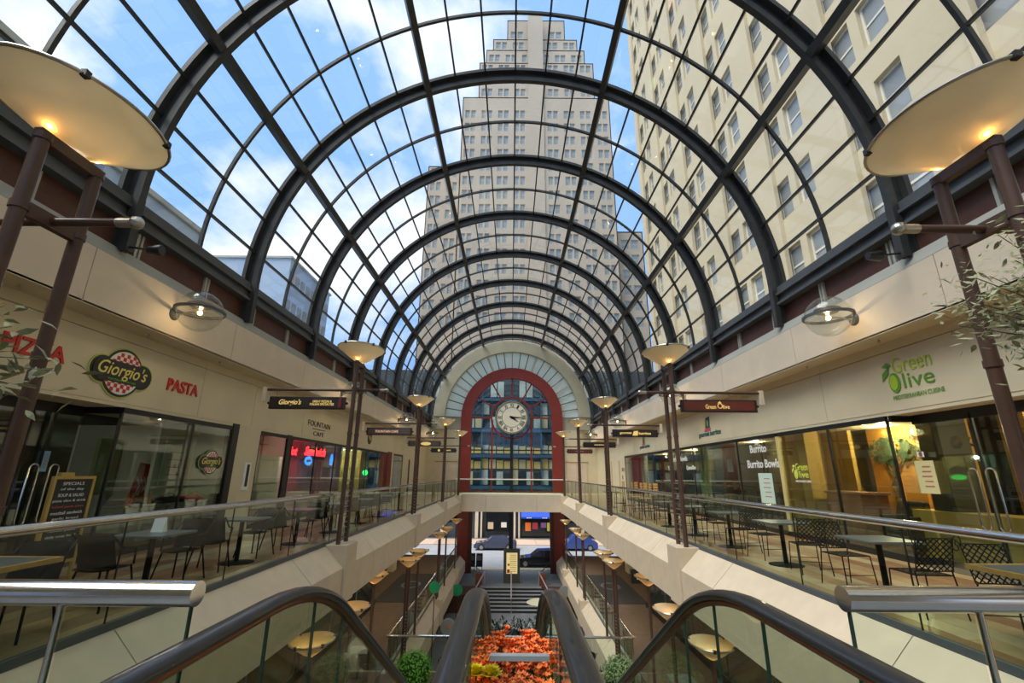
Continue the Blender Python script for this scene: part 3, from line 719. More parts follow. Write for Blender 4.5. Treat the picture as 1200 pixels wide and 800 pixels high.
# tree mural: painted-metal tree silhouettes standing off the ochre wall
for ty, sc_, lb in ((10.3, 1.0, 'wide dark-leaved wall tree mural relief on ochre wall, nearer the doors'), (11.6, .8, 'smaller green wall tree mural relief on ochre wall beside the yellow column')):
    g = thing('wall_tree', (9.36, ty, FZ), lb, 'mural')
    mb = MB()
    for k in range(5):
        dy = (k-2)*.1*sc_
        mb.tube([(9.37, ty+dy*.3, FZ), (9.36, ty+dy*1.2, -.9), (9.37, ty-dy*.8, -.2), (9.36, ty+dy*2.6, .5)], [.05*sc_, .035, .03, .015], 6)
    mb.build('trunk', BARK, g)
    mb = MB()
    for k in range(220):
        a = random.uniform(0, 2*PI); r_ = math.sqrt(random.random()); y_ = ty+r_*.85*sc_*math.cos(a); z_ = .62+r_*.42*sc_*math.sin(a)
        b_ = random.uniform(0, PI); l_ = .07; u = Vector((0, math.cos(b_), math.sin(b_))); v = Vector((0, -math.sin(b_), math.cos(b_)))
        p = Vector((9.33+random.uniform(-.03, .03), y_, z_)); mb.add([p-u*l_, p-v*.03, p+u*l_, p+v*.03], [(0,1,2,3)])
    mb.build('foliage', mat('mural_green', (60, 84, 58), .7, noise=.3), g, kind='stuff')
# wall lettering and logos
lg = thing('pizza_lettering', (-7.54, 6.9, 1.83), 'red PIZZA letters on cream wall behind the near left lamp post', 'sign')
text('letters', 'PIZZA', 1.0, .27, (-7.535, 6.93, 1.84), 'L', REDSIGN, lg, bold=.02, ext=.012)
lg = thing('pasta_lettering', (-7.54, 10.3, 1.83), 'red PASTA letters on cream wall right of the chequered logo', 'sign')
text('letters', 'PASTA', 1.0, .27, (-7.535, 10.3, 1.83), 'L', REDSIGN, lg, bold=.02, ext=.012)
def giorgio(s, x, y, z, k, label, side='L'):
    g = thing('chequered_logo', (x, y, z), label, 'sign')
    def out_(gr, d0): # outline of circle plus capsule
        e = .0
        return circ(.42+gr, 32), [(-.68-gr*.2, .2+gr)]+circ(.2+gr, 10, c=(-.46, 0), a0=PI/2, a1=3*PI/2)+circ(.2+gr, 10, c=(.46, 0), a0=-PI/2, a1=PI/2)
    def lay(gr, m, d, nm):
        c_, cap = circ((.42+gr)*k, 36), circ((.2+gr)*k, 12, c=(-.48*k, 0), a0=PI/2, a1=3*PI/2)+circ((.2+gr)*k, 12, c=(.48*k, 0), a0=-PI/2, a1=PI/2)
        mb = flat(c_, side, (x, y, z), d); m2 = flat(cap, side, (x, y, z), d+.002); n = len(mb.v); mb.v += m2.v; mb.f += [tuple(i+n for i in f_) for f_ in m2.f]; mb.mi += m2.mi
        mb.build(nm, m, g)
    lay(.07, mat('logo_lime', (186, 196, 96), .5), .01*k, 'lime_edge'); lay(.045, mat('logo_dark', (44, 52, 40), .5), .018*k, 'dark_edge')
    flat(circ(.42*k, 36), side, (x, y, z), .026*k).build('white_disc', WHITE, g)
    sq = .075*k; mb = MB()
    for i in range(-6, 6):
        for j in range(-6, 6):
            if (i+j) % 2: continue
            cx_, cy_ = (i+.5)*sq, (j+.5)*sq
            if math.hypot(cx_, cy_) > .42*k-.45*sq: continue
            q = [(cx_-sq/2, cy_-sq/2), (cx_+sq/2, cy_-sq/2), (cx_+sq/2, cy_+sq/2), (cx_-sq/2, cy_+sq/2)]
            m2 = flat(q, side, (x, y, z), .029*k); n = len(mb.v); mb.v += m2.v; mb.f += [tuple(ii+n for ii in f_) for f_ in m2.f]; mb.mi += m2.mi
    mb.build('red_chequers', REDSIGN, g)
    cap = circ(.2*k, 12, c=(-.48*k, 0), a0=PI/2, a1=3*PI/2)+circ(.2*k, 12, c=(.48*k, 0), a0=-PI/2, a1=PI/2)
    flat(cap, side, (x, y, z), .034*k).build('band', FB, g)
    sg = 1 if side == 'L' else -1
    text('lettering', "Giorgio's", 1.16*k, .34*k, (x+sg*.038*k, y, z+.01*k), side, mat('logo_yellow', (240, 226, 120), .5), g, shear=.3, bold=.008, ext=.002)
    text('small_lettering', 'THE ITALIAN WAY INC', .66*k, .035*k, (x+sg*.038*k, y, z-.155*k), side, mat('logo_green', (110, 190, 60), .5), g, bold=.02, ext=.002)
giorgio(-1, -7.54, 8.6, 1.8, .98, 'round red-white chequered pizza shop logo with yellow script on the upper left wall')
giorgio(-1, -7.53, 11.75, .22, .62, 'small chequered pizza shop logo sticker on the left shop window')
lg = thing('fountain_lettering', (-7.54, 18, 1.6), 'thin dark two-line cafe letters on left wall above the neon sign', 'sign')
text('letters', 'FOUNTAIN', 2.1, .2, (-7.54, 18.05, 1.78), 'L', BLACK, lg); text('letters', 'CAFE', 1.0, .16, (-7.54, 18.05, 1.42), 'L', BLACK, lg)
box('rule', BLACK, lg, -7.545, -7.53, 17.45, 18.65, 1.58, 1.6)
lg = thing('round_logo', (-7.54, 24.6, 1.75), 'round dark logo with red and green patches on the left wall under the second sign', 'sign')
flat(circ(.34, 20), 'L', (-7.545, 24.6, 1.78), .02).build('disc', BLACK, lg)
flat(circ(.14, 12, c=(-.2, .1)), 'L', (-7.545, 24.6, 1.78), .03).build('patch', mat('logo_orange', (214, 90, 60), .5), lg)
flat(circ(.12, 12, c=(.22, -.12)), 'L', (-7.545, 24.6, 1.78), .03).build('patch', MATS['logo_orange'], lg)
flat(circ(.12, 12, c=(0, -.02)), 'L', (-7.545, 24.6, 1.78), .033).build('patch', mat('logo_leaf', (110, 190, 90), .5), lg)
# olive shop
OG = mat('olive_lime', (170, 200, 50), .5); OD = mat('olive_deep', (92, 150, 44), .5)
def olive(x, y, z, k, label, lime, deep):
    g = thing('olive_logo', (x, y, z), label, 'sign')
    text('lettering', 'Green', 1.02*k, .36*k, (x, y-.1*k, z+.3*k), 'R', lime, g, ext=.003)
    text('lettering', 'live', .78*k, .34*k, (x, y-.2*k, z-.08*k), 'R', deep, g, ext=.003)
    flat(circ(.17*k, 24, .9, 1.35, c=(-.42*k, -.08*k)), 'R', (x, y, z), .008).build('olive', deep, g)
    flat(circ(.13*k, 24, .85, 1.35, c=(-.44*k, -.07*k)), 'R', (x, y, z), .012).build('olive_highlight', lime, g)
    flat([(-.75*k, .0), (-.72*k, .18*k), (-.5*k, .32*k), (-.55*k, .14*k)], 'R', (x, y, z), .008).build('leaf', deep, g)
    flat([(-.7*k, .34*k), (-.55*k, .42*k), (-.42*k, .34*k), (-.55*k, .28*k)], 'R', (x, y, z), .008).build('leaf', deep, g)
    text('small_lettering', 'MEDITERRANEAN CUISINE', 1.3*k, .1*k, (x, y-.1*k, z-.42*k), 'R', deep if k > .8 else WHITE, g, ext=.002)
olive(7.54, 8.5, 1.85, .85, 'large green olive logo lettering on the upper right cream wall', OG, OD)
olive(7.53, 12.35, .08, .5, 'small lime and white olive logo sticker on the right shop window', mat('sticker_lime', (222, 232, 90), .5), mat('sticker_lime2', (214, 228, 110), .5))
def gour(y, k, label):
    g = thing('burrito_logo', (7.54, y, 1.75), label, 'sign'); p = (7.54, y, 1.93)
    flat([(-.22*k, -.2*k), (.2*k, -.2*k), (.26*k, .26*k), (-.1*k, .22*k)], 'R', p, .01).build('blue_square', mat('logo_navy', (34, 60, 110), .5), g)
    flat(circ(.1*k, 14, .8, 1.3, c=(.06*k, 0)), 'R', p, .016).build('green_oval', MATS['logo_leaf'], g)
    flat([(-.26*k, -.2*k), (-.18*k, -.2*k), (-.1*k, .2*k), (-.24*k, .16*k)], 'R', p, .018).build('yellow_bar', mat('logo_yel', (235, 190, 60), .5), g)
    flat([(-.3*k, -.32*k), (.3*k, -.26*k), (.28*k, -.18*k), (-.28*k, -.22*k)], 'R', p, .015).build('pink_swash', mat('logo_pink', (210, 80, 90), .5), g)
    text('lettering', 'gourmet burritos', 2.1*k, .26*k, (7.54, y-.1, 1.52), 'R', mat('logo_teal', (20, 92, 90), .5), g, bold=.03, ext=.003)
gour(17.8, .95, 'burrito shop logo with teal lettering on the right wall beside the second lamp post')
gour(26.6, .95, 'far burrito shop logo with teal lettering, under the second hanging sign')
g = thing('window_lettering', (7.54, 14.2, .5), 'white hand-drawn Burrito Bowls lettering on the right shop window', 'sign')
text('lettering', 'Burrito', .95, .24, (7.545, 14.35, .8), 'R', WHITE, g, bold=.02, ext=.002); text('lettering', 'Burrito Bowls', 1.8, .24, (7.545, 14.2, .35), 'R', WHITE, g, bold=.02, ext=.002)
g = thing('window_lettering', (7.54, 21, .5), 'white menu words on the far right shop window behind the lamp poles', 'sign')
text('lettering', 'Burrito Bowls', 2.1, .22, (7.545, 21.3, .7), 'R', WHITE, g, bold=.02, ext=.002); text('lettering', 'Tacos', .8, .2, (7.545, 22.4, .3), 'R', WHITE, g, bold=.02, ext=.002); text('lettering', 'Quesadillas', 1.0, .2, (7.545, 19.9, .3), 'R', WHITE, g, bold=.02, ext=.002)
def poster(x, y, z, w_, h_, m, label, s=1):
    g = thing('poster', (x, y, z), label, 'poster')
    sh = box('sheet', m, g, x-.006, x+.006, y-w_/2, y+w_/2, z-h_/2, z+h_/2)
    mb = MB()
    for k in range(5):
        zz = z+h_*(.32-.15*k); mb.box(x-s*.009-.001, x-s*.009+.001, y-w_*.32, y+w_*(.1+.05*(k % 3)), zz-.012, zz+.012)
    mb.build('print_lines', mat('poster_ink', (190, 120, 110), .6), sh); return g
poster(7.545, 14.15, -.35, .75, .85, mat('pale_green_sheet', (196, 220, 205), .6), 'pale green menu sheet on the window under the burrito lettering')
poster(7.9, 9.05, .0, .42, .6, mat('cream_sheet', (222, 214, 160), .6), 'cream notice sheet on the glass left of the right door handles')
poster(7.88, 9.05, .42, .14, .1, WHITE, 'tiny white notice above the cream sheet by the right doors')
poster(8.0, 17.3, .35, .4, .45, mat('blue_sheet', (160, 190, 200), .6), 'pale blue notice on the dark right shop door')
poster(-8.55, 12.0, .25, 1.0, 1.2, mat('grey_poster', (200, 205, 192), .6), 'pale framed poster on white wall inside the left shop', -1)
poster(-8.24, 8.3, .15, .1, .35, mat('blue_tag', (120, 170, 200), .6), 'small blue and pink sticker above the left door handles', -1)
# red pennant, neon
g = thing('red_banner', (-9.6, 11.2, -.6), 'red banner with white scribble inside the left shop', 'banner')
v = [(-9.0, 11.2, -.9), (-9.0, 11.85, -.85), (-9.0, 11.95, .12), (-9.0, 11.4, .2)]; v += [(x+.01, y, z) for x, y, z in v]
MB().add(v, [(0,1,2,3),(7,6,5,4),(0,4,5,1),(1,5,6,2),(2,6,7,3),(3,7,4,0)]).build('cloth', mat('red_cloth', (200, 32, 30), .6), g)
mb = MB()
for k in range(4): mb.tube([(-8.98, 11.4+.1*k, -.6+.05*k), (-8.98, 11.5+.1*k, -.35), (-8.98, 11.38+.11*k, -.15)], .015, 5, up=(1,0,0))
mb.build('scribble', WHITE, g)
def drape(x0_, x1_, y0_, y1_, z, m, label):
    bm_ = MB(); n = 14; vs_ = []
    for i in range(n+1):
        for j in range(n+1):
            u, v_ = i/n, j/n; e = math.sin(PI*u)*math.sin(PI*v_)
            vs_.append((x0_+(x1_-x0_)*u, y0_+(y1_-y0_)*v_, z+.16*e**.5+.04*math.sin(9*u+4*v_)*e+.03*math.sin(13*v_)*e))
    nn = n+1; fs = [(i*nn+j, (i+1)*nn+j, (i+1)*nn+j+1, i*nn+j+1) for i in range(n) for j in range(n)]
    bm_.add(vs_, fs); o = bm_.build('crumpled_cloth', m, None, smooth=True); tag(o, label, 'cloth'); return o
g = thing('counter', (-8.2, 10.6, FZ), 'pale counter with steel legs inside the left shop window', 'counter')
box('top', mat('counter_top', (150, 156, 150), .3), g, -7.75, -8.5, 9.8, 12.3, -.74, -.7); 
for yy in (9.8, 11.0, 12.2): box('leg', CHROME2, g, -7.8, -7.85, yy-.03, yy+.03, FZ, -.74)
drape(-8.5, -7.8, 10.75, 11.75, -.695, mat('black_cloth', (26, 28, 30), .8), 'crumpled black cloth on the counter in the left shop window')
drape(-8.3, -7.8, 11.8, 12.3, -.695, MATS['red_cloth'], 'crumpled red cloth on the counter beside the dark window jamb')
for i, (yy, c_, lb) in enumerate(((9.95, (190, 90, 50), 'orange-brown sauce bottle on the counter in the left shop window'), (10.05, (70, 150, 60), 'green-capped red sauce bottle on the left shop counter'), (10.45, (220, 222, 216), 'white salt shaker on the left shop counter'), (10.55, (200, 110, 60), 'orange jar beside the salt shaker on the left shop counter'))):
    g = thing('condiment_bottle', (-7.95, yy, -.7), lb, 'bottle', 'condiments on the counter')
    MB().lathe([(.001, 0), (.035, 0), (.038, .12), (.015, .17), (.015, .2), (.001, .2)], (-7.95, yy, -.7), 12).build('body', mat('bottle%d' % i, (210, 60, 40) if i == 1 else c_, .3), g, smooth=True)
    MB().lathe([(.001, .26), (.018, .24), (.02, .2), (.001, .2)], (-7.95, yy, -.7), 10).build('cap', mat('cap%d' % i, c_, .4), g)
NEON = mat('neon_red', (255, 36, 44), .5, emit=5); NEONB = mat('neon_blue', (40, 110, 230), .5, emit=3); NEONG = mat('neon_green', (40, 220, 90), .5, emit=3)
g = thing('neon_sign', (-8.1, 17.5, .8), 'glowing red neon script behind the left cafe window', 'neon sign')
text('red_word', 'Hot', .8, .28, (-7.8, 16.6, .72), 'L', NEON, g, shear=.3, bold=.04); text('red_word', 'Sandwich', 2.0, .34, (-7.8, 18.6, .78), 'L', NEON, g, shear=.3, bold=.04)
l_ = ptlight('neon_glow', (-7.75, 18.2, .95), 6, g, .3, (1, .1, .1))
g = thing('neon_sign', (-7.8, 18.0, .4), 'blue and white oval neon badge below the red script', 'neon sign')
flat(circ(.17, 20, 1.9, 1), 'L', (-7.8, 18.0, .42), .02).build('badge', NEONB, g); flat(circ(.12, 20, 1.9, .4), 'L', (-7.8, 18.0, .42), .03).build('stripe', WHITE, g)
g = thing('neon_sign', (-7.8, 20.3, .45), 'small bright blue figure neon right of the red script', 'neon sign')
for q_ in (18.0, 20.3): box('hanging_cord', BLACK, g, -7.806, -7.8, q_-.004, q_+.004, .55, 1.19)
flat([(-.12, -.2), (.1, -.22), (.16, .05), (.05, .28), (-.08, .24), (-.18, .0)], 'L', (-7.8, 20.3, .5), .02).build('badge', NEONB, g)
g = thing('neon_sign', (-7.8, 24.6, 0), 'green and silver neon badge in the far left shop window', 'neon sign')
flat(circ(.2, 20, 2.2, .7), 'L', (-7.8, 25.2, .0), .02).build('badge', NEONG, g); flat(circ(.28, 20, 1.7, .8), 'L', (-7.82, 25.2, .35), .02).build('dome', GREYC, g)
# menu board easel
g = thing('menu_board', (-6.25, 6.8, FZ), 'chalk menu board in a gilt frame standing by the left shop doors', 'menu board')
yb0, yb1 = 6.55, 7.12
bx = -6.3
box('slate', mat('slate', (40, 44, 44), .6, noise=.2), g, bx-.01, bx+.01, yb0, yb1, -1.2, -.12)
GF = mat('gilt_frame', (190, 156, 80), .45)
box('frame', GF, g, bx-.02, bx+.025, yb0-.04, yb0, -1.5, -.08); box('frame', GF, g, bx-.02, bx+.025, yb1, yb1+.04, -1.5, -.08)
box('frame', GF, g, bx-.02, bx+.025, yb0, yb1, -.12, -.08); box('frame', GF, g, bx-.02, bx+.025, yb0, yb1, -1.24, -1.2)
box('crest', GF, g, bx-.02, bx+.03, yb0+.04, yb0+.24, -.09, -.03)
MB().bar((bx-.01, (yb0+yb1)/2, -.2), (bx-.4, (yb0+yb1)/2, FZ), .03, .03).build('stay', GF, g)
lines = ['SPECIALS', 'of the day', 'SOUP & SALAD', 'pizza slice & drink', 'baked pasta plate', 'meatball sandwich', 'garlic bread', 'lasagna & salad', 'ravioli plate', 'daily soup bowl', 'thank you']
for i, tx in enumerate(lines): text('chalk_line', tx, min(.5, .2+.016*len(tx)), .042, (bx+.012, (yb0+yb1)/2, -.18-.078*i), 'L', WHITE if i != 4 else mat('chalk_red', (200, 90, 80), .6), g, ext=.001)
# thermostat strip on pier
g = thing('wall_plate', (-7.54, 13.45, -.1), 'narrow white wall plate with dark strip on the left cream pier', 'notice')
box('plate', WHITE, g, -7.52, -7.55, 13.3, 13.6, -.5, .25); box('dark_strip', BLACK, g, -7.51, -7.52, 13.4, 13.52, -.4, .2)

# ============================================================ FURNITURE
DKTOP = mat('grey_table_top', (98, 102, 104), .3, noise=.08); CHB = mat('charcoal_metal', (20, 21, 23), .55)
def make_table(w_, d_, edge=None):
    p = empty('pedestal_table')
    MB().box(-w_/2, w_/2, -d_/2, d_/2, .715, .745).build('table_top', DKTOP, p, bevel=.006)
    if edge:
        mb = MB(); e = .035
        mb.box(-w_/2-e, w_/2+e, -d_/2-e, -d_/2, .705, .75); mb.box(-w_/2-e, w_/2+e, d_/2, d_/2+e, .705, .75)
        mb.box(-w_/2-e, -w_/2, -d_/2, d_/2, .705, .75); mb.box(w_/2, w_/2+e, -d_/2, d_/2, .705, .75); mb.build('wooden_edge', edge, p)
    MB().tube([(0,0,.03), (0,0,.71)], .038, 12).build('column', CHB, p, smooth=True)
    MB().lathe([(.001, .035), (.05, .035), (.2, .02), (.29, .01), (.29, 0), (.001, 0)], (0,0,0), 24).build('base', CHB, p, smooth=True)
    return p
def make_shell_chair():
    p = empty('metal_chair')
    mb = MB(); n = 8; vs_ = []
    for i in range(n+1):
        for j in range(5):
            u = i/n; x = (u-.5)*.44; y = -.21+.42*j/4; vs_.append((x, y, .45-.02*math.sin(PI*u)+.0*j))
    nn = 5; top = [(i*nn+j, (i+1)*nn+j, (i+1)*nn+j+1, i*nn+j+1) for i in range(n) for j in range(4)]
    mb.add(vs_, top); mb.add([(x, y, z-.015) for x, y, z in vs_], top); mb.build('seat', CHB, p, smooth=True)
    vs_ = []
    for i in range(n+1):
        for j in range(5):
            u = i/n-.5; t = j/4; vs_.append((u*(.46-.04*t), -.2-.12*t+.14*(u*2)**2*.6, .45+.38*t))
    mb = MB().add(vs_, top); mb.add([(x, y-.012, z) for x, y, z in vs_], top); mb.build('backrest', CHB, p, smooth=True)
    for sx in (-1, 1):
        for sy in (-1, 1):
            MB().tube([(sx*.18, sy*.17, .44), (sx*.24, sy*.25, 0)], .012, 6).build('leg', CHB, p)
        MB().tube([(sx*.23, -.3, .84), (sx*.25, -.1, .67), (sx*.24, .12, .64), (sx*.2, .18, .45)], .012, 6).build('armrest', CHB, p, smooth=True)
    return p
def lattice(mb, o, u, v, w_, h_, step, r=.005):
    o = Vector(o); u = Vector(u).normalized(); v = Vector(v).normalized(); nrm = u.cross(v)
    for sg in (1, -1):
        k = -h_
        while k < w_:
            # line x = k + t (sg=1), t from 0..h
            a0, b0 = k, 0.; a1, b1 = k+h_, h_
            if a0 < 0: b0 -= a0; a0 = 0
            if a1 > w_: b1 -= a1-w_; a1 = w_
            if a1 > a0+.01:
                if sg < 0: a0_, a1_ = w_-a0, w_-a1
                else: a0_, a1_ = a0, a1
                mb.bar(o+u*a0_+v*b0, o+u*a1_+v*b1, .013, .004, nrm)
            k += step
def make_lattice_chair():
    p = empty('lattice_chair')
    mb = MB(); lattice(mb, (-.21, -.2, .45), (1,0,0), (0,1,0), .42, .42, .07)
    mb.tube([(-.21,-.2,.45),(.21,-.2,.45),(.21,.22,.45),(-.21,.22,.45),(-.21,-.2,.45)], .008, 6, up=(0,0,1)); mb.build('seat', CHB, p)
    mb = MB(); lattice(mb, (-.21, -.22, .5), (1,0,0), (0,-.25,1), .42, .38, .07)
    q = Vector((0,-.25,1)).normalized(); o = Vector((-.21,-.22,.5)); u = Vector((.42,0,0))
    mb.tube([o, o+u, o+u+q*.38, o+q*.38, o], .008, 6, up=(0,1,0)); mb.build('backrest', CHB, p)
    for sx in (-1, 1):
        MB().tube([(sx*.21, -.2, .5), (sx*.23, -.27, 0)], .009, 6).build('leg', CHB, p); MB().tube([(sx*.21, .22, .45), (sx*.23, .25, 0)], .009, 6).build('leg', CHB, p)
        pts = [(sx*.21, -.31, .87)]+[(sx*(.24+.035*math.sin(a)), -.34-.0*a, .87+.045*math.cos(a)-.01*a) for a in [k*.7 for k in range(9)]]
        MB().tube(pts, .006, 5, up=(0,1,0)).build('scroll', CHB, p)
    MB().tube([(-.22, -.235, .2), (.22, -.235, .2)], .006, 5).tube([(-.22, .235, .2), (.22, .235, .2)], .006, 5).build('stretcher', CHB, p)
    return p
def make_slat_chair():
    p = empty('slat_stool')
    for k in range(3): MB().box(-.2, .2, -.2, -.185, .98+.1*k, 1.06+.1*k).build('back_slat', WOOD, p)
    MB().box(-.2, .2, -.2, .2, .72, .75).build('seat', WOOD, p, bevel=.008)
    for sx in (-1, 1):
        MB().tube([(sx*.18, -.19, 1.27), (sx*.18, -.19, .72), (sx*.22, -.23, 0)], .014, 6).build('leg', CHB, p)
        MB().tube([(sx*.18, .18, .72), (sx*.22, .22, 0)], .014, 6).build('leg', CHB, p)
    mb = MB(); mb.tube([(-.2,-.21,.3),(.2,-.21,.3),(.2,.21,.3),(-.2,.21,.3),(-.2,-.21,.3)], .01, 5); mb.build('footrest', CHB, p)
    return p
USED = set()
PROTO = {}
def put(key, maker, x, y, z, rz, label, cat, group):
    if key not in PROTO: PROTO[key] = maker()
    src = PROTO[key]
    if key in USED: o = dup(src)
    else: o = src; USED.add(key)
    o.location = (x, y, z); o.rotation_euler = (0, 0, rz)
    tag(o, label, cat, group); return o
ORD = ['nearest', 'second', 'third', 'fourth', 'fifth', 'sixth', 'seventh', 'eighth', 'ninth', 'tenth']
put('tw', lambda: make_table(1.0, 1.0, WOOD), -4.95, 4.35, FZ, 0, 'grey table with pale wooden edge at the bottom left balcony', 'table', 'balcony tables')
o = put('tw', None, 4.95, 4.35, FZ, 0, 'grey table with pale wooden edge at the bottom right balcony', 'table', 'balcony tables')
for i, y in enumerate((6.75, 8.9, 11.2, 13.3, 15.6, 18.0, 21.0, 24.5)):
    put('t', lambda: make_table(.72, .72), -4.93, y, FZ, 0, 'dark pedestal table on the left balcony, %s one beyond the wood-edged table' % ORD[i], 'table', 'balcony tables')
for i, y in enumerate((6.75, 9.1, 11.25, 13.3, 15.4, 24.0)):
    put('t', None, 5.0, y, FZ, 0, 'dark pedestal table on the right balcony, %s one beyond the wood-edged table' % ORD[i], 'table', 'balcony tables')
k = 0
for i, y in enumerate((4.35, 6.75, 8.9, 11.2, 13.3, 15.6, 18.0)):
    for sd, nm in ((-1, 'near'), (1, 'far')):
        tn = 'wood-edged left table' if i == 0 else '%s dark left balcony table' % ORD[i-1]
        put('sc', make_shell_chair, -4.95+random.uniform(-.06, .06), y+sd*.68, FZ, (0 if sd < 0 else PI)+random.uniform(-.25, .25), 'charcoal sheet-metal chair at the %s side of the %s' % (nm, tn), 'chair', 'left balcony chairs')
for i, y in enumerate((4.35, 6.75, 9.1, 11.25, 13.3, 15.4)):
    for sd, nm in ((-1, 'near'), (1, 'far')):
        tn = 'wood-edged right table' if i == 0 else '%s dark right balcony table' % ORD[i-1]
        put('lc', make_lattice_chair, 5.0+random.uniform(-.06, .06), y+sd*.66, FZ, (0 if sd < 0 else PI)+random.uniform(-.3, .3), 'black lattice metal chair at the %s side of the %s' % (nm, tn), 'chair', 'right balcony lattice chairs')
for i, (x, y) in enumerate(((4.9, 17.6), (5.5, 17.7), (4.9, 18.8), (5.5, 19.0), (5.0, 20.6), (5.6, 20.8), (5.0, 22.2))):
    put('ss', make_slat_chair, x, y, FZ, PI/2 if i % 2 == 0 else -PI/2*.9, 'tan slat-back bar stool on the right balcony, %s behind the second lamp post' % ORD[i], 'stool', 'slat stools')
g = thing('menu_stand', (-4.95, 6.85, FZ+.745), 'small white folded menu card on the dark left balcony table', 'menu')
v = [(-5.03, 6.8, -.815), (-4.87, 6.8, -.815), (-4.87, 6.85, -.6), (-5.03, 6.85, -.6), (-5.03, 6.9, -.815), (-4.87, 6.9, -.815)]
MB().add(v, [(0,1,2,3), (4,5,2,3), (0,3,4), (1,2,5)]).build('card', WHITE, g)
# lower level furniture
for i, (x, y, z, lb) in enumerate(((-5.1, 17.6, LZ, 'dark round-base table on the lower gallery seen through the left escalator glass'), (5.0, 15.5, LZ, 'dark table on the lower gallery seen through the right escalator glass'), (-3.1, 21.0, GZ, 'dark table on the ground floor beyond the crossing balustrade, left'))):
    put('t', None, x, y, z, 0, lb, 'table', 'lower tables')
for i, (x, y, z, r_, lb) in enumerate(((5.5, 14.8, LZ, 1.2, 'grey metal chair by the lower table behind the right escalator glass'), (-3.4, 20.2, GZ, .6, 'dark metal chair beside the ground-floor table on the left'), (2.45, 17.1, LZ, 2.4, 'dark metal chair by the right shrub at the crossing balustrade'), (-2.1, 17.1, LZ, .3, 'dark metal chair by the left shrub at the crossing balustrade'))):
    put('sc', None, x, y, z, r_, lb, 'chair', 'lower chairs')
# lower storefronts
for s in (-1, 1):
    w = sroot('window_%d' % (5 if s < 0 else 6), (s*7, 20, LZ))
    for a, b in ((8, 11), (11, 14), (14, 17), (17, 20), (20, 23), (23, 26)):
        box('pane', GL_SHOP, w, s*6.99, s*7.01, a+.03, b-.03, LZ+.25, -3.6); box('mullion', CHROME2, w, s*6.97, s*7.02, a-.03, a+.03, LZ+.25, -3.6)
    MB().bar((s*7.0, 26, LZ+.12), (s*8.4, 28.5, LZ+.12), .1, .24).build('base', BLACK, w)
    MB().bar((s*7.0, 26, -5), (s*8.4, 28.5, -5), .02, 2.4).build('pane', GL_SHOP, w)
    box('base', BLACK, w, s*6.9, s*7.1, 8, 26, LZ, LZ+.25); box('head', BLACK, w, s*6.9, s*7.1, 8, 26, -3.6, -2.95)
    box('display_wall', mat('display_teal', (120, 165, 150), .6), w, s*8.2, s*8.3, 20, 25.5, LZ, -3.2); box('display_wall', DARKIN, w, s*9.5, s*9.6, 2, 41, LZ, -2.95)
    box('cream_pier', CREAM2, w, s*8.4, s*9.4, 28.5, 29.2, LZ, -2.95); box('cream_pier', CREAM2, w, s*8.0, s*8.4, 34, 35, LZ, -2.95)
    for yy, od in ((9.5, 'first'), (14, 'second'), (22.5, 'third'), (27, 'fourth'), (32, 'fifth'), (37, 'sixth')):  # downlights added to brighten the lower gallery; no such fittings are seen
        q = thing('ceiling_downlight', (s*5.9, yy, -2.95), 'added downlight brightening the %s lower gallery, %s from the camera' % (SIDE[s], od), 'light', 'added lower gallery downlights')
        MB().lathe([(.001, -.01), (.11, -.01), (.13, 0)], (s*5.9, yy, -2.955), 14).build('lens', BULBW, q); ptlight('lamp_light', (s*5.9, yy, -3.15), 26, q, .12, (1, .86, .66))
    ptl = thing('ceiling_downlight', (s*7.9, 18, -3.0), 'recessed downlight in the %s lower shop' % SIDE[s], 'light', 'shop downlights')
    MB().lathe([(.001, -.01), (.09, -.01), (.11, 0)], (s*7.9, 18, -2.98), 14).build('lens', BULBW, ptl); ptlight('lamp_light', (s*7.9, 18, -3.2), 40, ptl, .1, (1, .85, .6)); 
g = thing('gold_letter_sign', (6.6, 23.5, -4.2), 'black sign box with gold capital letters hanging in the right lower gallery', 'sign')
box('box', BLACK, g, 5.6, 7.3, 23.4, 23.55, -4.85, -4.25); text('letters', 'LUXE', .9, .26, (6.3, 23.39, -4.55), 'F', GOLD, g, bold=.03)
for i, (x, y, z, s) in enumerate(((8.0, 22, -5.9, 1), (7.9, 24, -5.6, 1))):
    g = thing('red_flower_display', (x, y, LZ), 'red and green display bouquet behind lower right shop glass, %s' % ('nearer' if i == 0 else 'farther'), 'flowers')
    mb = MB()
    for k in range(60): mb.sphere((x+random.gauss(0, .15), y+random.gauss(0, .3), z+random.gauss(0, .3)), .06, 6, 4)
    mb.build('leaves', mat('bouquet_green', (40, 90, 60), .6), g, kind='stuff')
    mb = MB()
    for k in range(25): mb.sphere((x-.15+random.gauss(0, .1), y+random.gauss(0, .3), z+random.gauss(0, .3)), .07, 6, 4)
    mb.build('blossoms', mat('bouquet_red', (190, 40, 56), .6), g, kind='stuff'); MB().tube([(x, y, LZ), (x, y, z)], .1, 10).build('vase', BLACK, g)
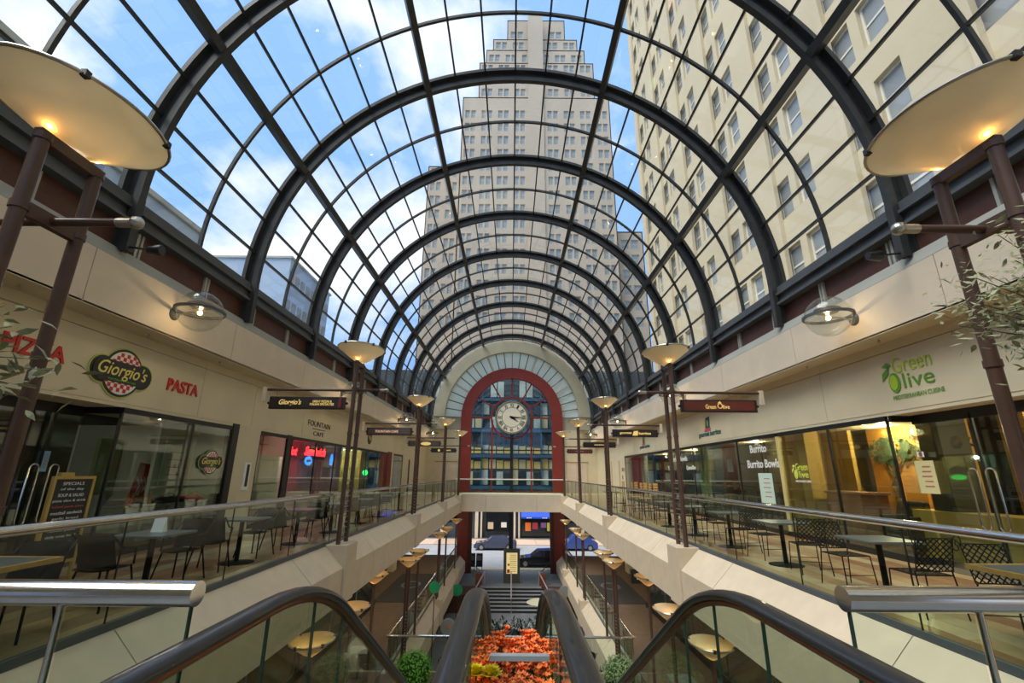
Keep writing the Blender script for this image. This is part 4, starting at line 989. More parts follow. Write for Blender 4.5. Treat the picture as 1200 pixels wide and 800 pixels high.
# round discs
GRN = mat('green_disc', (40, 168, 110), .4); GRD = mat('grey_disc', (140, 142, 140), .4)
for x, y, z, r_, m, lb in ((-3.62, 24.0, -5.2, .26, GRN, 'round green disc sign by the lower left railing'), (-3.5, 33.0, -7.3, .36, GRN, 'round green disc sign in front of the left red column'), (3.5, 33.0, -7.35, .36, GRD, 'round grey disc sign in front of the right red column'), (-2.9, 24.0, -6.85, .36, mat('pale_disc', (150, 156, 150), .4), 'round grey disc with orange dot by the lower left wall'), (-4.5, 22.2, -6.0, .3, MATS['pale_disc'], 'faint grey disc on the lower left balustrade')):
    g = thing('round_sign', (x, y, z), lb, 'sign')
    MB().lathe([(.001, -.02), (r_*.97, -.02), (r_, 0), (r_*.97, .02), (.001, .02)], (x, y, z), 28, axis='y').build('disc', m, g)
    zb = GZ if abs(x) < 3.7 else LZ
    MB().tube([(x, y+.03, z), (x, y+.03, zb)], .02, 6).build('stand', BLACK, g)
    if 'dot' in lb: MB().lathe([(.001, -.03), (.08, -.025)], (x, y, z), 12, axis='y').build('dot', mat('orange_dot', (220, 130, 70), .5), g)

# ============================================================ ESCALATORS
def esc_path():
    pts = [(y, -.56) for y in (.75, 1.2, 1.6, 2.0, 2.25)]
    Rr = 2.0; n = 8
    for i in range(1, n+1):
        a = math.radians(30)*i/n; pts.append((2.25+Rr*math.sin(a), -.56-Rr*(1-math.cos(a))))
    y, z = pts[-1]; L_ = (z+5.5)/math.tan(math.radians(30))
    for i in range(1, 9): pts.append((y+L_*i/8, z-(z+5.5)*i/8))
    y, z = pts[-1]; pts.append((y+.6, z-.1)); pts.append((y+1.2, z-.1)); return pts
EP = esc_path()
for s in (-1, 1):
    e = thing('escalator', (s*.64-.015, 2.4, FZ), 'escalator going down with black handrails, %s of the two' % SIDE[s], 'escalator')
    for x, inner in ((s*1.08-.015, False), (s*.195-.015, True)):
        # handrail with a C-shaped rubber profile
        mb = MB(); mb.tube([(x, y, z) for y, z in EP], .047, 14, sy=.58, up=(0,0,1)); mb.build('handrail', RUBBER, e, smooth=True)
        mb = MB(); mb.tube([(x, y, z-.032) for y, z in EP], .026, 8, sy=.7); mb.build('handrail_guide', BRONZE, e, smooth=True)
        # glass balustrade panels follow the slope
        step = [EP[0:5], EP[4:9], EP[8:13], EP[12:15], EP[14:17], EP[16:19], EP[18:len(EP)]]
        for seg in step:
            poly = [(y, z-.045) for y, z in seg]+[(y, z-.92) for y, z in reversed(seg)]
            poly[0] = (poly[0][0]+.006, poly[0][1]); poly[-1] = (poly[-1][0]+.006, poly[-1][1])
            MB().prism(poly, 'x', x-.006, x+.006).build('balustrade_glass', GL_ESC, e)
        for i in (4, 8, 12, 14, 16, 18):
            y, z = EP[i]; box('glass_joint', mat('glass_edge_green', (40, 66, 56), .2), e, x-.007, x+.007, y-.004, y+.004, z-.92, z-.045)
        poly = [(y, z-.9) for y, z in EP]+[(y, z-1.55) for y, z in reversed(EP)]
        MB().prism(poly, 'x', x-.05, x+.05).build('side_cladding', CREAM, e)
    n = 26; y = 2.5; z = FZ
    mb0 = None
    for i in range(n):
        yy = 2.5+.32*i; zz = FZ-.185*i
        if zz < LZ: break
        if mb0 is None:
            mb0 = MB().box(-.36, .36, 0, .32, -.02, 0).box(-.36, .36, 0, .02, -.18, 0).build('step', STEELB, None); o = mb0
        else: o = share(mb0)
        o.parent = e; o.location = Vector((s*.64-.015, yy, zz))-e.location
# ============================================================ FLOWERS between the escalators
pl = thing('planter_box', (-.015, 2.45, -1.35), 'narrow dark planter holding orange flowers between the escalators', 'planter')
box('trough', BLACK, pl, -.155, .125, 2.0, 3.05, -1.5, -1.28); box('soil', mat('soil', (50, 38, 28), .9), pl, -.148, .118, 2.01, 3.04, -1.28, -1.27)
ORG = mat('orange_petal', (255, 132, 56), .5, noise=.2, scale=30, island=.15); YEL = mat('yellow_petal', (255, 226, 30), .5, noise=.15, scale=30); STEM = mat('stem_green', (92, 130, 44), .5, island=.2)
def make_flower(m, yellow=False):
    p = empty('yellow_flower' if yellow else 'orange_flower')
    MB().tube([(0,0,0), (.004,0,.16), (0,.004,.31)], .003, 5).build('stem', STEM, p)
    mb = MB()
    if not yellow:
        for k in range(9):
            c = Vector((random.gauss(0,.02), random.gauss(0,.02), .31+random.uniform(-.03,.03)))
            for q in range(5):
                a = q*2*PI/5+k; d = Vector((math.cos(a), math.sin(a), .9)); r = Vector((-math.sin(a), math.cos(a), 0))
                mb.add([c, c+d*.011+r*.008, c+d*.020, c+d*.011-r*.008], [(0,1,2,3)])
    else:
        for k in range(4):
            for q in range(9):
                a = q*2*PI/9+k*.4; e_ = .25+.35*k; d = Vector((math.cos(a)*math.cos(e_), math.sin(a)*math.cos(e_), math.sin(e_))); r = Vector((-math.sin(a), math.cos(a), 0)); c = Vector((0,0,.31))
                l_ = .034-.004*k; mb.add([c, c+d*l_*.6+r*.012, c+d*l_, c+d*l_*.6-r*.012], [(0,1,2,3)])
    mb.build('blossom', m, p)
    mb = MB()
    for k in range(5):
        a = random.uniform(0, 2*PI); z = random.uniform(.03, .2); d = Vector((math.cos(a)*.5, math.sin(a)*.5, .8)).normalized(); r = Vector((-math.sin(a), math.cos(a), 0)); c = Vector((0,0,z))
        mb.add([c, c+d*.05+r*.008, c+d*.1, c+d*.05-r*.008], [(0,1,2,3)])
    mb.build('leaves', STEM, p); return p
fl = [make_flower(ORG) for _ in range(3)]; used3 = [False]*3
for i in range(240):
    x = -.015+random.uniform(-.175, .175); y = random.uniform(2.02, 2.95)
    j = i % 3
    if used3[j]: o = dup(fl[j])
    else: o = fl[j]; used3[j] = True
    zt = -.93+.04*(y-2.0)+(random.uniform(-.05, .04) if i % 3 else random.uniform(-.22, -.05))
    o.location = (x, y, zt-.31); o.rotation_euler = (random.uniform(-.1, .1), random.uniform(-.1, .1), random.uniform(0, 6)); 
    tag(o, 'small orange flower among the many between the escalators', 'flower', 'orange flowers between the escalators')
yf = make_flower(YEL, True); first = True
for i, (x, y, lb) in enumerate(((-.185, 2.29, 'leftmost big yellow bloom beside the left inner handrail'), (-.12, 2.28, 'second big yellow bloom left of the glass shield'), (-.13, 2.24, 'low yellow bloom under the two big ones'), (-.03, 2.1, 'small yellow bloom behind the glass shield'))):
    o = yf if i == 0 else dup(yf)
    o.location = (x, y, -.88-.31-.02*i); o.scale = (1.7,)*3 if i < 2 else (1,)*3; o.rotation_euler = (0, 0, i)
    if i < 2: o.location.z = -.83-.53
    tag(o, lb, 'flower', 'yellow flowers')
g = thing('glass_shield', (0, 1.98, -1.4), 'upright clear glass shield with silver top strip in front of the flowers', 'glass shield')
box('pane', GL_RAIL, g, -.112, .108, 1.975, 1.985, -1.4, -.66); box('top_strip', mat('silver_strip', (200, 204, 208), .35, .6), g, -.114, .11, 1.965, 1.995, -.672, -.655)
# shrubs
def shrub(x, y, z, r_, c_, label, pz):
    g = thing('ball_shrub', (x, y, pz), label, 'shrub')
    mb = MB(); rng = random.Random(int(x*100))
    for k in range(1500):
        u = rng.uniform(-1, 1); a = rng.uniform(0, 2*PI); q = math.sqrt(1-u*u); d = Vector((q*math.cos(a), q*math.sin(a), u)); rr = r_*rng.uniform(.86, 1.04)
        p = Vector((x, y, z))+d*rr; t = d.orthogonal().normalized(); b_ = d.cross(t); an = rng.uniform(0, 6); t2 = t*math.cos(an)+b_*math.sin(an); d2 = (d*.5+t2).normalized(); w2 = d.cross(d2).normalized()
        mb.add([p, p+d2*.035+w2*.02, p+d2*.075, p+d2*.035-w2*.02], [(0,1,2,3)])
    mb.build('leaves', c_, g, kind='stuff')
    MB().sphere((x, y, z), r_*.86, 16, 10).build('core', mat('shrub_core', (40, 70, 24), .9), g)
    MB().lathe([(.001, pz), (.28, pz), (.36, z-r_*.6), (.001, z-r_*.6)], (x, y, 0), 18).build('pot', mat('dark_pot', (60, 58, 56), .6), g)
shrub(-3.04, 16.5, -5.95, .58, mat('bright_leaf', (110, 190, 40), .6, island=.2, noise=.2), 'bright green clipped ball shrub at the left end of the crossing balustrade', LZ)
shrub(3.4, 16.5, -6.02, .55, mat('dull_leaf', (120, 140, 92), .6, noise=.2), 'dull green clipped ball shrub at the right end of the crossing balustrade', LZ)
def palm(x, y, z, h, c_, label, n=16):
    g = thing('potted_palm', (x, y, z), label, 'plant'); 
    MB().lathe([(.001, 0), (.2, 0), (.28, .4), (.001, .38)], (x, y, z), 16).build('pot', MATS['dark_pot'], g)
    MB().tube([(x, y, z+.3), (x+.02, y, z+h*.6)], .04, 7).build('trunk', BARK, g)
    for k in range(n):
        a = k*2.4; el = .3+.9*((k*7) % 5)/5; mb = MB(); c = Vector((x, y, z+h*.55)); pts = []
        for i in range(7):
            t = i/6; L_ = h*.5; pts.append(c+Vector((math.cos(a)*L_*t*math.cos(el), math.sin(a)*L_*t*math.cos(el), L_*(t*math.sin(el)-.55*t*t*.8))))
        for i in range(6):
            dv = (pts[i+1]-pts[i]); w2 = dv.cross(Vector((0,0,1))).normalized()
            for sg in (-1, 1):
                for q in range(3):
                    b_ = pts[i]+dv*(q/3); mb.add([b_, b_+dv*.6+w2*sg*.1-Vector((0,0,.03)), b_+dv*.9+w2*sg*.16-Vector((0,0,.08)), b_+dv*.25], [(0,1,2,3)])
        mb.build('frond', c_, g)
PG = mat('palm_green', (84, 104, 80), .5, noise=.2)
palm(-4.6, 11.6, LZ, 1.7, PG, 'grey-green palm on the lower gallery behind the left escalator glass')
palm(4.9, 10.8, LZ, 1.9, mat('fresh_green', (70, 150, 60), .5, noise=.2), 'bright green palm on the lower gallery behind the right escalator glass')
palm(4.4, 13.4, LZ, 1.6, PG, 'grey-green palm beside the right lower pole behind the escalator glass')
# dark leafy bed at the foot of the stairs
g = thing('leafy_planter', (0, 29, GZ), 'bed of dark glossy broad-leaved plants at the foot of the stairs', 'planter')
box('trough', DKSTONE, g, -2.0, 1.9, 28.2, 30.0, GZ, GZ+.35)
mb = MB(); mb2 = MB()
for k in range(420):
    x = random.uniform(-2.0, 1.9); y = random.uniform(28.2, 30.0); a = random.uniform(0, 2*PI); z = GZ+.35+random.uniform(0, .55); el = random.uniform(.3, 1.2); l_ = random.uniform(.22, .38)
    d = Vector((math.cos(a)*math.cos(el), math.sin(a)*math.cos(el), math.sin(el))); r = Vector((-math.sin(a), math.cos(a), 0)); p = Vector((x, y, z))
    (mb if k % 5 else mb2).add([p, p+d*l_*.5+r*.06, p+d*l_, p+d*l_*.5-r*.06], [(0,1,2,3)])
mb.build('dark_leaves', mat('dark_leaf', (34, 50, 44), .25, noise=.2), g, kind='stuff'); mb2.build('pale_leaves', mat('pale_leaf', (150, 165, 150), .4), g, kind='stuff')
for x, y, h, c_, lb in ((1.36, 24.4, 3.0, (200, 190, 160), 'pale mushroom-shaped lamp on a thin pole below the stairs'), (1.85, 21.0, 2.85, (214, 200, 170), 'pale mushroom-shaped lamp nearer the right escalator handrail')):
    g = thing('mushroom_lamp', (x, y, GZ), lb, 'lamp')
    MB().tube([(x, y, GZ), (x, y, GZ+h)], .035, 8).build('pole', POLE, g); MB().lathe([(.001, -.02), (.3, .0), (.62, .1), (.4, .2), (.001, .24)], (x, y, GZ+h), 24).build('shade', mat('shade_cream', c_, .5), g, smooth=True)
g = thing('yellow_flag', (2.05, 23.0, GZ+1.2), 'crumpled yellow cloth ornament beside the right inner handrail', 'ornament')
mb = MB()
for k in range(8):
    a = k*.8; p = Vector((2.05, 23.0, -6.3)); mb.add([p, p+Vector((.25*math.cos(a), .1, .25*math.sin(a))), p+Vector((.35*math.cos(a+.5), .0, .5*math.sin(a+.5)-.1)), p+Vector((.15*math.cos(a+.9), -.1, .2*math.sin(a+.9)))], [(0,1,2,3)])
mb.build('cloth', mat('yellow_cloth', (240, 190, 20), .6), g); MB().tube([(2.05, 23.05, GZ), (2.05, 23.05, -6.3)], .02, 6).build('pole', BLACK, g)
# stair handrails, newels, kiosk
SR = mat('pink_steel', (205, 190, 196), .35, .5)
for x0_, x1_, lb in ((-2.75, -1.95, 'pale handrail on the left edge of the stairs'), (.04, .04, 'pale handrail up the middle of the stairs'), (2.85, 2.1, 'pale handrail on the right edge of the stairs')):
    o = MB().tube([(x0_, 34.3, GZ), (x0_, 34.3, GZ+.9), (x1_, 36.9, SZ+.9), (x1_, 37.4, SZ+.9), (x1_, 37.4, SZ)], .045, 8).build('stair_handrail', SR, None, smooth=True); tag(o, lb, 'handrail', 'stair handrails')
for s in (-1, 1):
    g = thing('brick_newel', (s*2.36, 37.3, SZ), 'short red-brown brick post at the stair top, %s' % SIDE[s], 'post')
    for k in range(9):
        for j in range(2):
            off = .0 if k % 2 else .08
            box('brick', mat('red_brick', (130, 70, 52), .7, island=.15), g, s*2.36-.24+.24*j, s*2.36-.005+.24*j, 37.1-.0, 37.5, SZ+.09*k, SZ+.09*k+.082)
    w = thing('side_balustrade', (s*3.0, 38.5, SZ), 'short glass and dark rail guard beyond the brick post, %s' % SIDE[s], 'railing')
    MB().bar((s*2.3, 37.4, SZ+.5), (s*3.3, 40.8, SZ+.5), .02, .8).build('pane', GL_RAIL, w); MB().tube([(s*2.3, 37.4, SZ+.95), (s*3.3, 40.8, SZ+.95)], .03, 8).build('handrail', BLACK, w)
g = thing('directory_kiosk', (.08, 38, SZ), 'dark directory board with backlit yellow listing and red marks at the stair top', 'kiosk')
box('frame', mat('kiosk_frame', (84, 84, 72), .5), g, -.55, .7, 37.95, 38.3, SZ, SZ+2.35, bevel=.02)
ls = box('listing', mat('kiosk_yellow', (226, 204, 140), .5, emit=.35), g, -.33, .5, 37.93, 37.95, SZ+.65, SZ+2.1)
mb = MB()
for k in range(9): mb.box(-.1+.02*(k % 3), .42, 37.925, 37.93, SZ+.8+.14*k, SZ+.83+.14*k)
mb.build('listing_lines', mat('kiosk_ink', (150, 110, 60), .6), ls)
mb = MB(); mb.box(-.28, -.08, 37.92, 37.93, SZ+.7, SZ+.95).box(-.24, -.1, 37.92, 37.93, SZ+1.2, SZ+1.34); mb.build('red_marks', REDSIGN, ls)
o = box('street_post', BLACK, None, -.17, .15, 38.5, 38.7, SZ, -2.9); tag(o, 'square black post rising behind the directory board', 'post')
for i in range(3):
    x = -3.9+.62*i; g = thing('newspaper_box', (x, 42.3, SZ), 'black newspaper box at the curb, %s of three' % ['left', 'middle', 'right'][i], 'newspaper box', 'newspaper boxes')
    cb = box('cabinet', BLACK, g, x-.27, x+.27, 42.1, 42.6, SZ+.35, SZ+1.35, bevel=.02); box('window', mat('box_window', (120, 126, 128), .2), cb, x-.2, x+.2, 42.08, 42.1, SZ+.85, SZ+1.25)
    for sx in (-.22, .22): MB().tube([(x+sx, 42.35, SZ), (x+sx, 42.35, SZ+.35)], .02, 6).build('leg', BLACK, g)

# ============================================================ CARS
def car(x, y, z, L_, c_, label, facing=-1, suv=False, nm='car'):
    g = thing(nm, (x, y, z), label, 'car'); w_ = .88; hgt = 1.6 if suv else 1.42
    base = [(-.5, .32), (-.49, .62), (-.44, .72), (-.2, .84), (-.09, hgt/1.0*.97/1.0), (.14, hgt), (.3, hgt*.95), (.42, .98 if not suv else 1.25), (.49, .9), (.5, .4), (.49, .25), (-.48, .22)]
    body = [(-.5, .32), (-.49, .62), (-.44, .74), (-.22, .88), (.4, .95), (.485, .88), (.5, .45), (.49, .25), (-.48, .22)]
    cab = [(-.22, .87), (-.09, hgt*.97), (.12, hgt), (.28, hgt*.94), (.41, .94)]
    k = -facing
    M_ = mat('paint_'+label[:6], c_, .25, .2, coat=.5)
    mb = MB().prism([(x+k*a*L_, z+b) for a, b in body], 'y', y-w_, y+w_); mb.build('body', M_, g, bevel=.05)
    mb = MB(); n = len(cab); v = []
    for (yy, sh) in ((y-w_, 0), (y+w_, 0)):
        for a, b in cab:
            inn = .16*((b-.87)/(hgt-.87)); v.append((x+k*a*L_, yy+(inn if yy < y else -inn), z+b))
    mb.add(v, [tuple(range(n)), tuple(range(2*n-1, n-1, -1))]+[(i, i+1, n+i+1, n+i) for i in range(n-1)]); cabn = mb.build('cabin', M_, g, bevel=.02)
    for sg in (-1, 1):
        for (a0, a1) in ((-.15, .06), (.09, .29)):
            q = [(a0, .95), (max(a0, -.07), hgt*.9), (min(a1, .24), hgt*.9), (a1, .95)]; yy = y+sg*(w_-.06)
            v = [(x+k*a*L_, yy+(.02*sg if b < 1 else -.09*sg), z+b) for a, b in q]; v += [(a, b-.03*sg, c) for a, b, c in v]
            MB().add(v, [(0,1,2,3),(7,6,5,4),(0,4,5,1),(1,5,6,2),(2,6,7,3),(3,7,4,0)]).build('side_window', WING, cabn)
        for a in (-.32, .31):
            cx_ = x+k*a*L_; wh = MB().lathe([(.001, -.11), (.2, -.11), (.33, -.1), (.33, .1), (.001, .1)], (cx_, y+sg*(w_-.1), z+.33), 20, axis='y').build('wheel', BLACK, g, smooth=True)
            MB().lathe([(.001, -.13), (.2, -.125), (.21, .0)], (cx_, y+sg*(w_-.1) if sg < 0 else y+sg*(w_-.1), z+.33), 14, axis='y').build('hubcap', CHROME2, wh)
        MB().box(min(x-k*.495*L_, x-k*.46*L_), max(x-k*.495*L_, x-k*.46*L_), y+sg*.6-.16, y+sg*.6+.16, z+.55, z+.72).build('headlight', mat('headlight', (235, 235, 225), .2), g)
        MB().box(min(x+k*.5*L_, x+k*.47*L_), max(x+k*.5*L_, x+k*.47*L_), y+sg*.62-.16, y+sg*.62+.16, z+.6, z+.8).build('tail_light', mat('tail_light', (200, 30, 40), .3), g)
car(-1.7, 54.5, SZ-.1, 4.7, (70, 74, 96), 'slate-blue parked sedan across the street, left of the black post')
car(2.9, 45.3, SZ-.1, 5.0, (28, 28, 32), 'black car at the near curb right of the directory board')
car(7.2, 54.5, SZ-.1, 4.6, (60, 84, 150), 'blue car across the street, only its front in view at the right', suv=True)
car(-11.5, 46, SZ-.1, 5.2, (226, 228, 230), 'white van glimpsed past the left lower gallery', suv=True, nm='van')
# ============================================================ BUILDINGS
def facade(root, o, u, W_, H, cols, rows, m, dep=.25, nrm=None, winmats=(WINF, WING), limit=300, count=[0], wdark=None, key='a'):
    """wall sheet with real openings; o origin, u horizontal unit, nrm outward"""
    o = Vector(o); u = Vector(u); n = Vector(nrm); z = Vector((0, 0, 1))
    us = sorted(set([0, W_]+[c for ab in cols for c in ab])); zs = sorted(set([0, H]+[c for ab in rows for c in ab]))
    cs = set(cols); rs = set(rows); mb = MB()
    for a, b in zip(us, us[1:]):
        for c, d_ in zip(zs, zs[1:]):
            P_ = [o+u*a+z*c, o+u*b+z*c, o+u*b+z*d_, o+u*a+z*d_]
            if (a, b) in cs and (c, d_) in rs:
                Q_ = [p-n*dep for p in P_]; mb.add(P_+Q_, [(0,1,5,4),(1,2,6,5),(2,3,7,6),(3,0,4,7)])
            else: mb.add(P_, [(0,1,2,3)])
    mb.build('facade', m, root)
    for (a, b) in cols:
        for (c, d_) in rows:
            kk = (key, round(b-a, 2), round(d_-c, 2))
            ctr = o+u*((a+b)/2)+z*((c+d_)/2)-n*(dep-.03)
            if kk not in PROTO:
                w_, h_ = b-a, d_-c; mb = MB()
                def lb(x0_, x1_, z0_, z1_, t0, t1):
                    v = [u*xx+z*zz+n*tt for xx in (x0_, x1_) for zz in (z0_, z1_) for tt in (t0, t1)]
                    mb.add(v, [(0,1,3,2),(4,6,7,5),(0,4,5,1),(2,3,7,6),(0,2,6,4),(1,5,7,3)])
                f = .06*w_+.03
                lb(-w_/2, -w_/2+f, -h_/2, h_/2, -.04, .06); lb(w_/2-f, w_/2, -h_/2, h_/2, -.04, .06); lb(-w_/2+f, w_/2-f, h_/2-f, h_/2, -.04, .06); lb(-w_/2+f, w_/2-f, -h_/2, -h_/2+f, -.04, .06)
                lb(-w_/2+f, w_/2-f, -f*.5, f*.5, -.04, .04); 
                if key != 'r':
                    mb.cur = 1; lb(-w_/2+f, w_/2-f, -h_/2+f, h_/2-f, -.03, .0); oo = mb.build('window', list(winmats), None)
                else:
                    oo = mb.build('window', winmats[0], None); mb = MB(); lb(-w_/2+f, w_/2-f, -h_/2+f, h_/2-f, -.03, .0); mb.build('pane', winmats[1], oo)
                PROTO[kk] = oo; o2 = oo
            else: o2 = dup(PROTO[kk])
            o2.parent = root; o2.location = ctr-root.location
# right tower
rt = thing('office_tower', (28, 20, SZ), 'huge beige stone office tower filling the right side of the vault', 'building')
rows = [(4.2*k+1.45, 4.2*k+3.8) for k in range(3, 19)]
cols = []
y = 48.2
while y > 4:
    cols += [(y-1.4+12, y+12), (y-1.95-1.4+12, y-1.95+12)]; y -= 6.0
cols = sorted([(a, b) for a, b in cols])
WRT = mat('tower_window_glass', (136, 138, 136), .35, noise=.15, scale=.5)
facade(rt, (16, -12, SZ), (0, 1, 0), 61.6, 88, cols, rows, BEIGE, .3, (-1, 0, 0), (mat('white_sash', (214, 208, 190), .5), WRT), key='r')
box('side_wall', BEIGE, rt, 16, 40, 49.6, 49.9, SZ, 80); box('roof', GREYC, rt, 16, 40, -12, 49.9, 79.8, 80)
box('rear_wall', BEIGE, rt, 16, 40, -12.3, -12, SZ, 80)
for yy in (46.9-1.2+3.0, 42.7-0, 36.7, 30.7, 24.7, 18.7, 12.7): box('pilaster', BEIGE, rt, 15.75, 16, yy-.2-.6, yy+.2-.6, SZ, 80)
# central stepped tower
ct = thing('stepped_tower', (5.5, 108, SZ), 'tall pale stepped tower seen through the middle of the glass vault', 'building')
def tier(x0_, x1_, y_, z0_, z1_, ncol, depth=26, floors=3.9):
    W_ = x1_-x0_; p = W_/ncol; nf = max(1, int((z1_-z0_)/floors)); cols = [(p*i+p*.18, p*i+p*.46) for i in range(ncol)]+[(p*i+p*.54, p*i+p*.82) for i in range(ncol)]
    rows = [(floors*k+.8, floors*k+3.2) for k in range(nf) if z0_+floors*k > 30]
    facade(ct, (x0_, y_, z0_), (1, 0, 0), W_, z1_-z0_, cols, rows, BEIGE2, .3, (0, -1, 0), (WINF, mat('far_window', (150, 158, 160), .3)), key='c%.1f' % (p))
    box('tier_side', BEIGE2, ct, x0_, x0_+.2, y_, y_+depth, z0_, z1_); box('tier_side', BEIGE2, ct, x1_-.2, x1_, y_, y_+depth, z0_, z1_); box('tier_roof', GREYC, ct, x0_, x1_, y_, y_+depth, z1_-.3, z1_)
tier(-13.1, 24.4, 95, SZ, 93.0, 9)
tier(-9.2, 20.9, 95.4, 93.0, 104.7, 7); tier(-7.5, 18.8, 95.8, 104.7, 109.5, 6); tier(-5.8, 17.0, 96.2, 109.5, 113.7, 5); tier(-2.0, 13.8, 96.6, 113.7, 121, 3)
tier(-21.3, -13.3, 97.5, SZ, 74, 2); tier(24.6, 31, 97.5, SZ, 56, 1)
box('central_pier', BEIGE2, ct, 3.6, 7.6, 94.7, 95, SZ, 121)
# left low buildings
for x0_, x1_, y0_, y1_, h, lb in ((-34, -20, -30, 17.5, 16.6, 'flat pale blue building edge at the far upper left behind the lamp dish'), (-34, -20, 19, 26, 14.8, 'low pale blue building behind the first left arch'), (-46, -31, 58, 72, 29, 'distant blue-grey block low behind the left arches')):
    g = thing('blue_building', ((x0_+x1_)/2, (y0_+y1_)/2, SZ), lb, 'building')
    box('walls', BLUEG, g, x0_, x1_, y0_, y1_, SZ, h-.3); box('parapet', GREYC, g, x0_-.2, x1_+.2, y0_-.2, y1_+.2, h-.3, h)
    for k in range(8):
        for j in range(3):
            yy = y0_+(y1_-y0_)*(k+.5)/8; zz = h-3-4*j; box('window', WRT, g, x1_-.05, x1_+.05, yy-.6, yy+.6, zz-.9, zz+.9)
# opposite building
ob = thing('street_building', (0, 66, SZ), 'building across the street with blue steel bands and a blue awning', 'building')
BLF = mat('blue_steel', (36, 72, 98), .5); WG2 = mat('street_window_glass', (40, 50, 56), .1, noise=.3, scale=.7); PL2 = mat('street_pale_panel', (160, 168, 160), .6, noise=.25, scale=.8); CRB = mat('cream_blind', (176, 166, 128), .6, noise=.1)
box('walls', mat('dark_shopfront', (62, 74, 80), .6, noise=.2, scale=.5), ob, -30, 30, 63, 70, SZ, 14)
for z in (-3.9, -1.95, 2.05, 5.4, 9.6): box('band', BLF, ob, -30, 30, 62.4, 63, z, z+.42)
for x in range(-28, 30, 4): box('band_post', BLF, ob, x-.08, x+.08, 62.5, 63, -3.9, 13)
YB = mat('yellow_blind', (190, 166, 96), .6, noise=.1)
for i in range(24):
    x = -11.5+1.0*i
    for z0_, z1_, ms in ((-1.4, .5, (WG2, PL2, WG2, PL2, WG2, CRB)), (.65, 1.95, (YB, CRB, YB, YB)), (2.6, 3.7, (CRB, YB, PL2, CRB)), (3.8, 5.3, (WG2, WG2, PL2, WG2, WG2)), (6.0, 7.6, (PL2, WG2, CRB)), (7.8, 9.4, (WG2, BLF, WG2, PL2)), (10.2, 12.6, (PL2, WG2, WG2, PL2))):
        box('window', ms[(i*5+int(z0_)) % len(ms)], ob, x-.46, x+.40, 62.85, 62.98, z0_+.1*((i*3) % 3), z1_-.12*((i*5) % 4))
for x0_, x1_ in ((-4.6, -4.2), (-3.9, -3.7), (.35, .6), (.95, 1.15), (-9, -8.6), (9, 9.4)): box('shop_column', CREAM, ob, x0_, x1_, 62.5, 63, SZ, -3.9)
box('shop_window', mat('shop_dark', (30, 34, 36), .1), ob, -3.2, .1, 62.7, 62.9, SZ+.8, -4.4); box('shop_window', MATS['shop_dark'], ob, 1.4, 6.5, 62.7, 62.9, SZ+.3, -5.2)
MB().prism([(62.6, -3.9), (62.6, -5.1), (61.2, -5.4), (61.2, -5.2)], 'x', 1.3, 8).build('awning', mat('awning_blue', (30, 80, 200), .6), ob)
for k in range(6): box('awning_mark', WHITE, ob, 2.0+.22*k+(1.3 if k > 2 else 0), 2.15+.22*k+(1.3 if k > 2 else 0), 61.12, 61.18, -5.36, -5.26)
MB().bar((4.4, 62.2, -4.6), (5.6, 62.2, -4.3), .05, .22).bar((4.8, 62.2, -4.75), (5.5, 62.2, -4.65), .05, .1).build('awning_emblem', WHITE, ob)
for k, (x, c_) in enumerate(((2.2, (210, 110, 40)), (3.1, (160, 60, 70)), (4.2, (120, 90, 140)), (5.0, (190, 180, 70)), (-2.6, (180, 160, 130)), (-.9, (200, 195, 180)))):
    o = box('display', mat('display%d' % k, c_, .6, emit=.2), ob, x-.35, x+.35, 62.6, 62.7, -7.0+.2*(k % 3), -6.0)
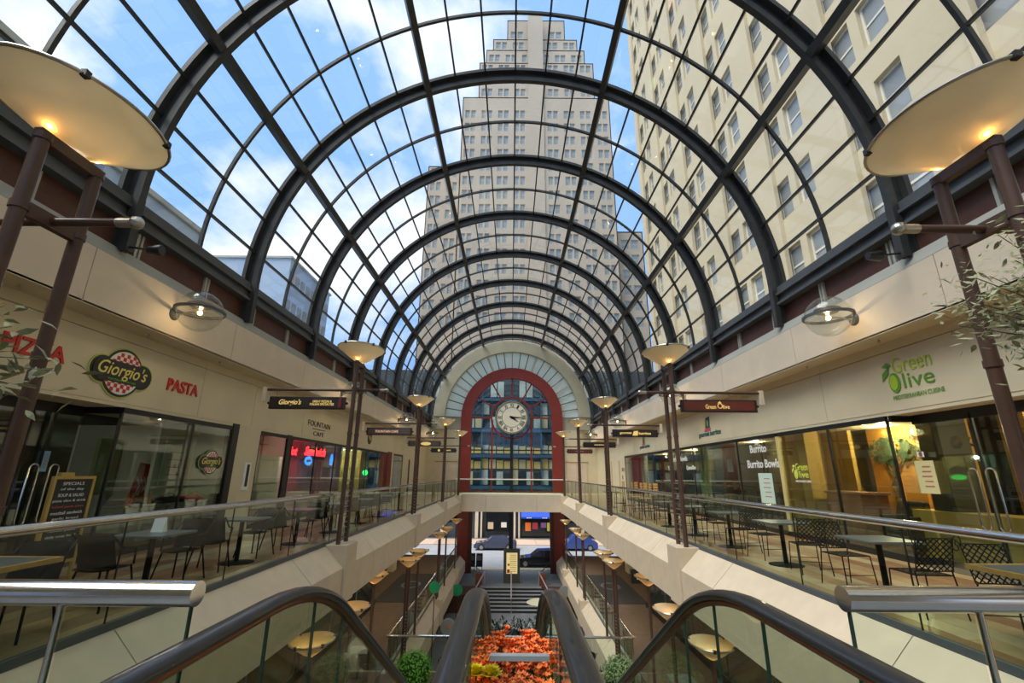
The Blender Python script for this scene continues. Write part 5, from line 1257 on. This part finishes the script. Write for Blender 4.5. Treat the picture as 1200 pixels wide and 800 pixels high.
# ============================================================ OLIVE TREES
def olive_tree(x, y, targets, nleaf, label, seed, big=1.0):
    rng = random.Random(seed); g = thing('olive_tree', (x, y, FZ), label, 'tree')
    MB().lathe([(.001, 0), (.22, 0), (.3, .5), (.27, .5), (.001, .45)], (x, y, FZ), 18).build('pot', MATS['dark_pot'], g)
    top = Vector((x, y, .5)); MB().tube([(x, y, FZ+.4), (x+.03, y+.02, -.5), top], [.035, .028, .02], 8).build('trunk', BARK, g, smooth=True)
    leafpos = []
    for t in targets:
        t = Vector(t); mid = (top+t)/2+Vector((0, 0, .15)); pts = [top, mid, t]
        MB().tube([top, (top+mid)/2+Vector((0,0,.03)), mid, (mid+t)/2, t], [.012, .009, .007, .005, .003], 5).build('branch', BARK, g)
        for k in range(nleaf):
            f = rng.uniform(.35, 1.05); q = top.lerp(mid, f*2) if f < .5 else mid.lerp(t, (f-.5)*2); sp = .05+.03*f
            leafpos.append(q+Vector((rng.gauss(0, sp), rng.gauss(0, sp), rng.gauss(0, sp))))
    mb = MB().add([(0,0,0), (.02,.010,.004), (.045,.012,.008), (.08,0,.002), (.045,-.012,.008), (.02,-.010,.004)], [(0,1,5), (1,2,4,5), (2,3,4)])
    lf = mb.build('leaf', LEAFM, None); rng.shuffle(leafpos)
    for i, p in enumerate(leafpos[:300]):
        o = lf if i == 0 else share(lf); o.parent = g; o.location = p-g.location; o.rotation_euler = (rng.uniform(-1, 1), rng.uniform(-1.0, 1.0), rng.uniform(0, 6.3)); s_ = big*rng.uniform(.8, 1.3); o.scale = (s_,)*3
    mb = MB()
    for p in leafpos[300:]:
        d = Vector((rng.gauss(0,1), rng.gauss(0,1), rng.gauss(0,.6))).normalized(); r = d.orthogonal().normalized(); mb.add([p, p+d*.035+r*.012, p+d*.08, p+d*.035-r*.012], [(0,1,2,3)])
    if len(leafpos) > 300: mb.build('foliage', LEAFM, g, kind='stuff')
rngT = random.Random(3)
tR = [(3.2+rngT.uniform(0, .6), 3.0+rngT.uniform(-.2, .2), 1.0+rngT.uniform(-.1, .5)) for _ in range(16)]+[(3.85, 3.0, 1.85), (3.75, 3.0, 1.6), (3.6, 3.05, 1.75), (3.5, 2.9, .8), (3.35, 2.95, .85)]
olive_tree(4.75, 3.1, tR, 110, 'olive tree with dusty green leaves at the right edge before the lamp poles', 5)
tL = [(-3.1, 3.0, .64), (-3.25, 3.0, .72), (-3.2, 3.0, .52), (-3.5, 3.0, .95), (-3.6, 3.0, 1.1), (-3.4, 3.0, .55), (-3.5, 2.95, .7)]
olive_tree(-4.75, 3.0, tL, 30, 'sparse olive tree branches at the left edge over the lamp poles', 9, 1.5)
# small black loudspeakers by the ribs
for s in (-1, 1):
    g = thing('loudspeaker', (s*6.6, 7.6, 3.9), 'small black spotlight can on the %s rib foot beside the near lamp dish' % SIDE[s], 'spotlight')
    MB().lathe([(.001, -.12), (.07, -.12), (.1, .1), (.09, .12), (.001, .12)], (s*6.45, 7.4, 3.8), 16, axis='x').build('can', BLACK, g, smooth=True); MB().tube([(s*6.5, 7.4, 3.8), (s*6.92, 7.4, 3.86)], .02, 6).build('bracket', BLACK, g)
